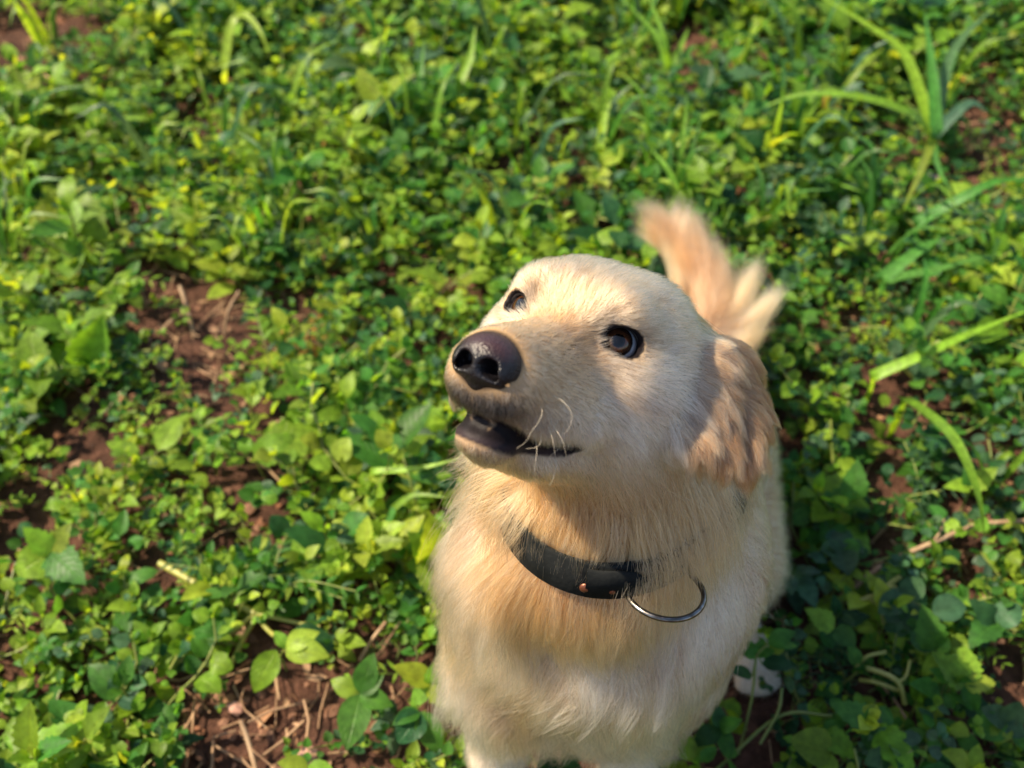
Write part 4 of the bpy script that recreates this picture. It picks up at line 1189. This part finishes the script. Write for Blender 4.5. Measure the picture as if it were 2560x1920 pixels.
hero('round_weed', 'weed', 'blue-green round leaves clustered on the thick pale stem at right', (2262, 1500), .05, [(None, (2300, 1445), 0, .06, 'round', 'blue'), (None, (2205, 1520), 0, .05, 'round', 'blue'), (None, (2225, 1470), 0, .05, 'round', 'blue'), ((2330, 1530), (2410, 1515), .05, .055, 'round', 'blue'), (None, (2250, 1575), 0, .045, 'round', 'blue'), (None, (2325, 1470), 0, .05, 'round', 'mid')])
hero('round_weed', 'weed', 'small blue-green round leaves below the brown twig, near the dog', (2105, 1375), .045, [(None, (2060, 1370), 0, .05, 'round', 'blue'), (None, (2120, 1420), 0, .05, 'round', 'blue'), (None, (2150, 1360), 0, .05, 'round', 'mid'), (None, (2090, 1330), 0, .05, 'round', 'blue'), (None, (2145, 1400), 0, .04, 'round', 'blue')])
hero('round_weed', 'weed', 'pale round leaves in a rosette at the lowest right corner', (2515, 1810), .05, [(None, (2470, 1770), 0, .06, 'round', 'blue'), (None, (2550, 1760), 0, .065, 'round', 'blue'), (None, (2490, 1850), 0, .045, 'round', 'lime'), (None, (2560, 1840), 0, .05, 'round', 'blue'), (None, (2440, 1830), 0, .04, 'round', 'mid')])
# sprig in front of the hind paw
hero('leafy_sprig', 'weed', 'thin upright sprig with oval leaflets crossing in front of the white hind paw', (1890, 1640), .075,
     [(None, (1908, 1598), 0, .085, 'oval', 'mid'), (None, (1935, 1618), 0, .08, 'oval', 'mid'), (None, (1874, 1605), 0, .085, 'oval', 'mid'), (None, (1862, 1630), 0, .08, 'oval', 'mid'), ((1920, 1610), (1985, 1575), .085, .095, 'oval', 'mid'), ((1920, 1612), (2005, 1605), .085, .085, 'lance', 'mid'), ((1905, 1660), (1985, 1650), .07, .075, 'oval', 'deep'), ((1880, 1690), (1830, 1670), .06, .07, 'oval', 'deep')], stem_to=(1846, 1885), tone='mid')
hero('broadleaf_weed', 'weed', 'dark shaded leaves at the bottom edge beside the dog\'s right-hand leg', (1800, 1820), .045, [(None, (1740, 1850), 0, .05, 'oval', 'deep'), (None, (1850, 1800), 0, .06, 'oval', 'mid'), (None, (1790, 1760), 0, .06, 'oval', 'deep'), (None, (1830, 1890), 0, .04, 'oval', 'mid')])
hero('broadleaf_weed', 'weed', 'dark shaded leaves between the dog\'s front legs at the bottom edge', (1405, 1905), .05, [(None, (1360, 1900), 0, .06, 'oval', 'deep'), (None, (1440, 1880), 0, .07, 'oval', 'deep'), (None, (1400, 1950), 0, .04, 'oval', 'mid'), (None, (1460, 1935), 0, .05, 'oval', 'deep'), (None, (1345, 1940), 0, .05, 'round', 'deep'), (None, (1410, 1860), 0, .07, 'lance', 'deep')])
# left of the chest
hero('broadleaf_weed', 'weed', 'glowing yellow leaf touching the left side of the dog\'s chest', (1078, 1712), .06, [(None, (990, 1665), 0, .075, 'oval', 'yellow'), (None, (1146, 1772), 0, .06, 'ovate', 'yellow'), (None, (1020, 1760), 0, .05, 'oval', 'lime'), (None, (1090, 1660), 0, .08, 'ovate', 'lime')])
hero('broadleaf_weed', 'weed', 'large green oval leaves between bare soil and the dog\'s chest', (900, 1735), .05, [(None, (868, 1862), 0, .045, 'oval', 'mid'), (None, (930, 1640), 0, .075, 'oval', 'mid'), (None, (825, 1700), 0, .06, 'oval', 'lime'), (None, (975, 1760), 0, .05, 'oval', 'mid'), (None, (955, 1690), 0, .06, 'oval', 'mid')])
hero('broadleaf_weed', 'weed', 'hanging oval leaves below the glowing yellow leaf', (1050, 1780), .045, [(None, (1100, 1880), 0, .03, 'oval', 'mid'), (None, (985, 1800), 0, .05, 'oval', 'mid'), (None, (1000, 1850), 0, .04, 'round', 'deep')])
hero('broadleaf_weed', 'weed', 'sunlit yellow leaf pair above the bare soil at lower left', (715, 1620), .05, [(None, (808, 1632), 0, .06, 'oval', 'yellow'), (None, (785, 1578), 0, .065, 'oval', 'yellow'), (None, (690, 1575), 0, .06, 'oval', 'lime'), (None, (835, 1600), 0, .04, 'round', 'deep')])
hero('broadleaf_weed', 'weed', 'single curved leaf, half yellow, hanging over the bare soil', (690, 1625), .05, [(None, (632, 1730), 0, .03, 'oval', 'lime')])
hero('broadleaf_weed', 'weed', 'yellow leaf at the bottom edge below the bare soil', (770, 1915), .04, [(None, (700, 1905), 0, .05, 'oval', 'yellow'), (None, (830, 1930), 0, .05, 'oval', 'lime')])
hero('broadleaf_weed', 'weed', 'upright leaves pressed against the dog\'s left side below its neck', (1075, 1400), .06, [(None, (1090, 1310), 0, .12, 'ovate', 'yellow'), (None, (1045, 1340), 0, .10, 'ovate', 'lime'), (None, (1090, 1500), 0, .05, 'ovate', 'lime')])
hero('broadleaf_weed', 'weed', 'broad yellow-green leaf left of the muzzle, pointing up', (640, 1150), .05, [(None, (720, 1085), 0, .08, 'ovate', 'lime'), (None, (625, 1150), 0, .05, 'ovate', 'yellow'), ((660, 1140), (810, 1060), .06, .07, 'ovate', 'lime')])
hero('broadleaf_weed', 'weed', 'big blurred leaf pair low on the left edge', (130, 1380), .06, [(None, (60, 1320), 0, .08, 'ovate', 'lime'), (None, (200, 1450), 0, .06, 'ovate', 'mid'), (None, (170, 1310), 0, .08, 'ovate', 'yellow'), (None, (40, 1430), 0, .06, 'round', 'yellow')])
hero('broadleaf_weed', 'weed', 'arched yellow leaf pair in the upper left of the weeds', (177, 510), .07, [(None, (66, 548), 0, .07, 'ovate', 'yellow'), (None, (248, 572), 0, .07, 'ovate', 'lime')])
hero('broadleaf_weed', 'weed', 'upright pointed leaf at the left, beside the bare patch', (215, 920), .04, [(None, (252, 800), 0, .11, 'ovate', 'lime'), (None, (150, 930), 0, .05, 'ovate', 'yellow')])
hero('round_weed', 'weed', 'pale grey-white withered leaf among green ones left of the chest', (860, 1345), .05, [(None, (830, 1312), 0, .06, 'round', 'blue'), (None, (915, 1290), 0, .07, 'round', 'mid'), (None, (935, 1330), 0, .06, 'ovate', 'lime')])

# grass: each blade a ribbon along a curve
def blade_mesh(P, wmax, seed=0):
    P = np.asarray(P); m = len(P); t_ = np.linspace(0, 1, m)
    wv = np.minimum(1, (t_ + .03) * 7) ** .5 * (1 - t_ ** 2.4) * wmax + .0003
    T = np.gradient(P, axis=0); T /= np.linalg.norm(T, axis=1, keepdims=True)
    up = np.array([0, -.35, 1.0]); X = np.cross(T, up); X /= np.linalg.norm(X, axis=1, keepdims=True) + 1e-9; Z = np.cross(X, T)
    V = np.stack([P - X * wv[:, None] + Z * wv[:, None] * .3, P, P + X * wv[:, None] + Z * wv[:, None] * .3], 1).reshape(-1, 3)
    i = np.arange(m - 1)[:, None] * 3; j = np.arange(2)[None]
    F = np.stack([i + j, i + j + 1, i + j + 4, i + j + 3], -1).reshape(-1, 4)
    uv = np.zeros((m, 3, 3)); uv[:, 0, 0] = -1; uv[:, 2, 0] = 1; uv[..., 1] = t_[:, None]
    return V, F, uv.reshape(-1, 3)
def grass(label, blades, group=None):
    """blades: (list of (px, py, z)), half width, tone), root first"""
    f = G(blades[0][0][0][0], blades[0][0][0][1], blades[0][0][0][2]); o = np.array([f[0], f[1], float(gh(f[0], f[1]))])
    root = empty('grass_tuft', o); tag(root, label, 'grass', group)
    for pts, wd, tone in blades:
        P = spline([G(p[0], p[1], p[2] + .045) for p in pts], 16)
        foot = np.array([P[0][0], P[0][1], 0.0]) * .6 + np.array([o[0], o[1], 0]) * .4; foot[2] = float(gh(foot[0], foot[1])) - .003
        if P[0][2] > .02: P = np.concatenate([spline([foot, P[0] * .5 + foot * .5 + np.array([0, 0, .006]), P[0]], 6)[:-1], P])
        V, F, uv = blade_mesh(P - o, wd * 1.2)
        me = np_mesh('blade', V, F, mat=m_grass_o)
        a = me.attributes.new('leaf_uv', 'FLOAT_VECTOR', 'POINT'); a.data.foreach_set('vector', uv.astype(np.float32).ravel())
        b = link('blade', me, None, root); b.color = (*(leaf_col(gh_, tone) * np.array([1.3, 1.25, 1.3])), 1)
grass('wide grass blade arching in from the right edge, middle height', [([(2293, 557, .03), (2380, 509, .07), (2484, 457, .10), (2600, 446, .10)], .0085, 'mid')])
grass('short broad grass blade right of the tail, folded at its tip', [([(2206, 696, .03), (2298, 625, .06), (2352, 594, .07)], .0085, 'mid'), ([(2210, 700, .03), (2350, 671, .05), (2474, 636, .07)], .0055, 'mid')])
grass('bright straight grass blade running to the right edge beside the ear', [([(2183, 940, .03), (2300, 890, .06), (2426, 833, .08), (2590, 768, .10)], .0065, 'lime')])
grass('long grass blade drooping downwards near the right edge', [([(2257, 995, .05), (2330, 1045, .10), (2392, 1110, .12), (2442, 1227, .10), (2462, 1345, .05)], .0075, 'lime')])
grass('tall grass clump with spreading blades near the upper right corner', [
    ([(2330, 330, .03), (2264, 145, .10), (2177, 69, .13), (2030, -20, .16)], .0095, 'lime'), ([(2335, 330, .03), (2380, 133, .10), (2489, 12, .15)], .0095, 'blue'),
    ([(2330, 340, .03), (2275, 284, .08), (2148, 243, .10), (2003, 237, .09), (1893, 274, .06)], .0085, 'lime'), ([(2340, 340, .03), (2330, 180, .10), (2310, 20, .16)], .010, 'mid'),
    ([(2330, 350, .02), (2300, 430, .05), (2258, 522, .05)], .0065, 'yellow'), ([(2330, 350, .02), (2345, 420, .04), (2378, 480, .03)], .005, 'mid'), ([(2335, 335, .03), (2420, 260, .07), (2470, 280, .06)], .009, 'blue')])
grass('small grass tuft with three blades at the top edge, right of centre', [([(1668, 175, .02), (1640, 90, .06), (1552, -5, .10)], .007, 'lime'), ([(1672, 175, .02), (1656, 90, .08), (1618, -20, .13)], .006, 'lime'), ([(1680, 178, .02), (1700, 120, .05), (1722, 70, .06)], .007, 'lime')])
grass('single upright pale grass blade above the muzzle, far left of the tail', [([(775, 292, .02), (770, 210, .07), (768, 128, .11)], .006, 'blue')])
grass('bent yellow grass blade at the top, left of centre', [([(560, 170, .03), (580, 60, .10), (612, 38, .11), (650, 80, .10), (673, 138, .07)], .008, 'yellow')])
grass('thin green grass blade pointing at the dog\'s chin from the left', [([(930, 1178, .04), (1040, 1172, .06), (1150, 1146, .08)], .0035, 'lime')])
grass('pair of thin grass blades left of the dog\'s neck', [([(985, 1270, .03), (1036, 1238, .05), (1120, 1244, .06)], .0035, 'lime'), ([(985, 1270, .03), (960, 1330, .03), (940, 1380, .02)], .003, 'mid')])
grass('upright grass blades in the green centre above the dog\'s head', [([(1500, 370, .02), (1512, 290, .05), (1540, 220, .08)], .0065, 'yellow'), ([(1660, 395, .02), (1700, 360, .05), (1755, 325, .06)], .0055, 'yellow')])
grass('soft green grass blades left of centre at the top', [([(1120, 250, .02), (1080, 200, .06), (1010, 170, .07)], .007, 'lime'), ([(1125, 250, .02), (1170, 160, .07), (1190, 60, .12)], .008, 'lime'), ([(1040, 300, .02), (1050, 200, .08), (1060, 100, .12)], .007, 'mid')])
grass('grass blade leaning left near the right edge, below the clump', [([(2480, 640, .02), (2500, 560, .07), (2520, 500, .10)], .007, 'mid'), ([(2500, 640, .02), (2440, 590, .05), (2390, 560, .05)], .006, 'lime')])

# soft grass among the weeds farther back: nobody could count its blades
gg = np.random.default_rng(41); V_, F_, C_, U_, of = [], [], [], [], 0
for _ in range(95):
    px, py = gg.uniform(-100, 2660), gg.uniform(-160, 760) if gg.random() < .8 else gg.uniform(700, 1900)
    if py > 700 and px < 1900: continue
    c = G(px, py, 0)
    if body_d(np.array([[c[0], c[1], .05]]))[0] < .08: continue
    for _k in range(int(gg.integers(3, 8))):
        az = gg.uniform(0, 6.28); ln = gg.uniform(.10, .24) * (.8 + .2 * c[1]); out = np.array([math.cos(az), math.sin(az), 0]) * gg.uniform(.25, .9)
        b0 = np.array([c[0], c[1], float(gh(c[0], c[1]))]) + gg.normal(size=3) * np.array([.015, .015, 0])
        P = spline([b0, b0 + out * ln * .35 + np.array([0, 0, ln * .6]), b0 + out * ln * .8 + np.array([0, 0, ln * gg.uniform(.5, .85)])], 9)
        V, F, uv = blade_mesh(P, gg.uniform(.0025, .0065)); V_.append(V); F_.append(F + of); of += len(V); U_.append(uv)
        C_.append(np.tile(leaf_col(gg, ('lime', 'mid', 'blue', 'yellow')[gg.choice(4, p=[.46, .38, .12, .04])]), (len(V), 1)))
m_grass_s = leaf_mat('grass_leaf', .4, .35, .45, vein=.4)
me = np_mesh('grass', np.concatenate(V_), np.concatenate(F_), mat=m_grass_s); attr_color(me, 'tint', np.concatenate(C_))
a = me.attributes.new('leaf_uv', 'FLOAT_VECTOR', 'POINT'); a.data.foreach_set('vector', np.concatenate(U_).astype(np.float32).ravel())
tag(link('grass', me), kind='stuff')

# creeping stems and twigs
def twig(name, cat, label, polys, mat):
    f = G(*polys[0][0][0]); root = empty(name, np.array([f[0], f[1], f[2]])); tag(root, label, cat)
    big = [(spline([G(*p) for p in pts], 14), r_) for pts, r_ in polys]
    stems_mesh('stem', root, f, big[:1], mat, 7)
    for P_, r_ in big[1:]: stems_mesh('branch', root, f, [(P_, r_)], mat, 6)
m_stem_y = principled('yellow_stem', (.19, .20, .035), .45, .4, bump=(220, .4, .001), noise_col=(50, (.26, .25, .06)))
twig('creeping_weed', 'weed', 'thick yellow-green forked stem creeping over bare soil at lower left', [([(400, 1408, .02), (521, 1475, .03), (637, 1533, .03)], .0045), ([(637, 1533, .03), (567, 1585, .025), (455, 1612, .02)], .0032), ([(610, 1592, .02), (575, 1660, .02), (520, 1662, .02), (435, 1652, .015)], .0032), ([(637, 1533, .03), (670, 1575, .02), (715, 1612, .04)], .0028), ([(637, 1533, .03), (720, 1552, .03), (800, 1568, .03)], .0024), ([(610, 1592, .02), (630, 1560, .025), (637, 1533, .03)], .0028)], m_stem_y)
twig('twig', 'twig', 'brown bare twig lying from the dog\'s haunch to the right edge', [([(2245, 1392, .03), (2330, 1358, .04), (2444, 1313, .045), (2600, 1300, .05)], .0030), ([(2330, 1358, .04), (2350, 1330, .05), (2360, 1300, .05)], .0014)], m_stem_b)
twig('twig', 'twig', 'short brown twig below the long one, beside the haunch', [([(2138, 1468, .03), (2170, 1440, .04), (2202, 1417, .045)], .0030)], m_stem_b)
twig('creeping_weed', 'weed', 'pale green forked stem among round leaves right of the hind paw', [([(2125, 1510, .04), (2180, 1490, .05), (2250, 1442, .055)], .0030), ([(2180, 1490, .05), (2215, 1470, .06), (2240, 1468, .06)], .0022), ([(2170, 1495, .05), (2200, 1520, .04), (2208, 1560, .03)], .0018)], m_stem_y)
twig('creeping_weed', 'weed', 'pale green stem branching downwards at lower right', [([(2140, 1665, .04), (2200, 1680, .05), (2246, 1706, .05), (2262, 1760, .03)], .0028), ([(2148, 1660, .04), (2170, 1640, .05), (2215, 1630, .055)], .0022), ([(2246, 1706, .05), (2265, 1690, .05), (2275, 1650, .06)], .0018), ([(2150, 1700, .03), (2190, 1706, .04), (2255, 1730, .035)], .0025)], m_stem_y)
twig('creeping_weed', 'weed', 'long green stem in the shade below the hind paw', [([(1790, 1925, .02), (1950, 1790, .04), (2080, 1790, .045)], .0018), ([(1900, 1860, .03), (1945, 1780, .05), (1955, 1720, .06)], .0016)], m_stem)
twig('twig', 'twig', 'pale dry twig standing in the bare soil at the bottom', [([(640, 1925, .01), (620, 1850, .02), (602, 1800, .03)], .0028)], m_stem_b)
twig('twig', 'twig', 'forked dry twig on the bare patch left of the dog', [([(486, 845, .01), (470, 780, .03), (450, 715, .05)], .0030), ([(470, 780, .03), (430, 800, .03), (400, 830, .02)], .0018)], m_stem_b)
twig('twig', 'twig', 'bent dry stalk right of the bare patch, upper left', [([(561, 830, .01), (572, 775, .04), (598, 728, .06)], .0022)], m_stem_b)
twig('twig', 'twig', 'thin dry twig lying flat near the left edge', [([(170, 1240, .012), (260, 1290, .016), (330, 1310, .012)], .0022)], m_stem_b)
twig('twig', 'twig', 'dry twig crossing behind the oval leaves left of the chest', [([(900, 1650, .012), (930, 1600, .03), (965, 1555, .04)], .0022)], m_stem_b)

# litter: dry leaf scraps and soil crumbs no one could count
gl = np.random.default_rng(5)
n_ = 5200
ly = .2 + 3.0 * gl.random(n_) ** 1.1; lx = (gl.random(n_) * 2 - 1) * (.6 * ly + .35)
bare = bareness(proj(np.stack([lx, ly, 0 * lx], 1))); kp = gl.random(n_) < .45 + .55 * bare; lx, ly = lx[kp], ly[kp]
V_, F_, C_, U_, of = [], [], [], [], 0
lv, lf, lu = leaf_local('lance', 4, .3, .8)
lv2, lf2, lu2 = leaf_local('oval', 4, .4, 1.0)
for x, y in zip(lx, ly):
    a = gl.uniform(0, 6.28); d = np.array([math.cos(a), math.sin(a), gl.normal() * .2]); src = (lv, lf, lu) if gl.random() < .7 else (lv2, lf2, lu2)
    M_ = basis(d, unit(np.array([0, 0, 1]) + gl.normal(size=3) * .3)) * gl.uniform(.012, .035)
    V_.append(src[0] @ M_.T + np.array([x, y, float(gh(x, y)) + .004])); F_.append(src[1] + of); of += len(src[0])
    c = np.array([(.24, .13, .07), (.16, .08, .045), (.32, .20, .12), (.11, .06, .04), (.20, .09, .05)][gl.integers(5)]) * gl.uniform(.6, 1.2); C_.append(np.tile(c, (len(src[0]), 1))); U_.append(src[2])
m_dry = leaf_mat('dry_litter', .8, .2, .12, vein=.5)
me = np_mesh('leaf_litter', np.concatenate(V_), np.concatenate(F_), mat=m_dry); attr_color(me, 'tint', np.concatenate(C_))
a = me.attributes.new('leaf_uv', 'FLOAT_VECTOR', 'POINT'); a.data.foreach_set('vector', np.concatenate(U_).astype(np.float32).ravel())
tag(link('leaf_litter', me), kind='stuff')
V_, F_, of = [], [], 0
n_ = 5200; ly = .2 + 2.9 * gl.random(n_) ** 1.1; lx = (gl.random(n_) * 2 - 1) * (.6 * ly + .33)
bare = bareness(proj(np.stack([lx, ly, 0 * lx], 1))); kp = gl.random(n_) < .18 + .82 * bare
for x, y in zip(lx[kp], ly[kp]):
    a = gl.uniform(0, 6.28); ln = gl.uniform(.015, .075); d = np.array([math.cos(a), math.sin(a), gl.normal() * .12]); b0 = np.array([x, y, float(gh(x, y)) + gl.uniform(.003, .014)])
    V, F = tube_arrays(np.array([b0, b0 + d * ln * .5 + gl.normal(size=3) * .003, b0 + d * ln]), gl.uniform(.0006, .0018), 4); V_.append(V); F_.append(F + of); of += len(V)
m_straw = principled('dead_stalk', (.14, .075, .042), .85, .2, noise_col=(25, (.34, .22, .13)))
tag(link('dead_stalks', np_mesh('dead_stalks', np.concatenate(V_), np.concatenate(F_), mat=m_straw)), kind='stuff')
def rock(g, r, squash=.6):
    bm = bmesh.new(); bmesh.ops.create_icosphere(bm, subdivisions=1, radius=1)
    V = np.array([v.co[:] for v in bm.verts]); F = np.array([[v.index for v in f.verts] for f in bm.faces]); bm.free()
    V = V * (1 + g.normal(size=(len(V), 1)) * .16) * np.array([g.uniform(.8, 1.3), g.uniform(.8, 1.2), squash]) * r
    return V @ rotz(g.uniform(0, 6.28)).T, F
V_, F_, C_, of = [], [], [], 0
n_ = 7000; ly = .2 + 2.8 * gl.random(n_) ** 1.1; lx = (gl.random(n_) * 2 - 1) * (.6 * ly + .3)
bare = bareness(proj(np.stack([lx, ly, 0 * lx], 1))); kp = gl.random(n_) < .25 + .75 * bare
for x, y in zip(lx[kp], ly[kp]):
    V, F = rock(gl, gl.uniform(.0015, .0065) * (1 if gl.random() < .9 else 1.8)); V_.append(V + np.array([x, y, float(gh(x, y)) + .001])); F_.append(F + of); of += len(V)
m_crumb = principled('soil_crumb', (.10, .048, .028), .95, .15, noise_col=(70, (.19, .10, .065)))
tag(link('soil_crumbs', np_mesh('soil_crumbs', np.concatenate(V_), np.concatenate(F_), smooth=False, mat=m_crumb)), kind='stuff')
m_stone = {'blue': principled('blue_grey_stone', (.20, .21, .27), .8, .3, noise_col=(120, (.30, .30, .36))), 'pink': principled('pink_stone', (.36, .20, .15), .85, .3, noise_col=(120, (.27, .14, .10))), 'grey': principled('grey_bark_chip', (.23, .18, .15), .9, .2, noise_col=(150, (.34, .29, .25)))}
for px, py, r_, k, lab in ((2244, 566, .017, 'blue', 'blue-grey stone behind the tail, right-hand one of two'), (2190, 604, .014, 'blue', 'blue-grey stone behind the tail, left-hand one of two'), (738, 412, .017, 'pink', 'pinkish stone in a gap of the weeds, upper left'),
                           (1742, 172, .019, 'pink', 'reddish stone beside the small grass tuft at the top'), (2318, 455, .024, 'grey', 'larger grey bark chip under the grass clump at right'), (2290, 520, .02, 'grey', 'smaller grey bark chip just below the grass clump'), (590, 1770, .010, 'pink', 'pale pink clod on the bare soil at lower left'), (770, 1890, .010, 'pink', 'small pink clod at the bottom edge of the bare soil'), (150, 190, .026, 'pink', 'pinkish brown clod in the bare upper left corner')):
    V, F = rock(gl, r_, .55); c = G(px, py, .01); o = empty_ = None
    me = np_mesh('stone', V, F, smooth=False, mat=m_stone[k]); ob = link('stone' if k != 'grey' else 'bark_chip', me); ob.location = c; tag(ob, lab, 'stone' if k != 'grey' else 'bark chip')
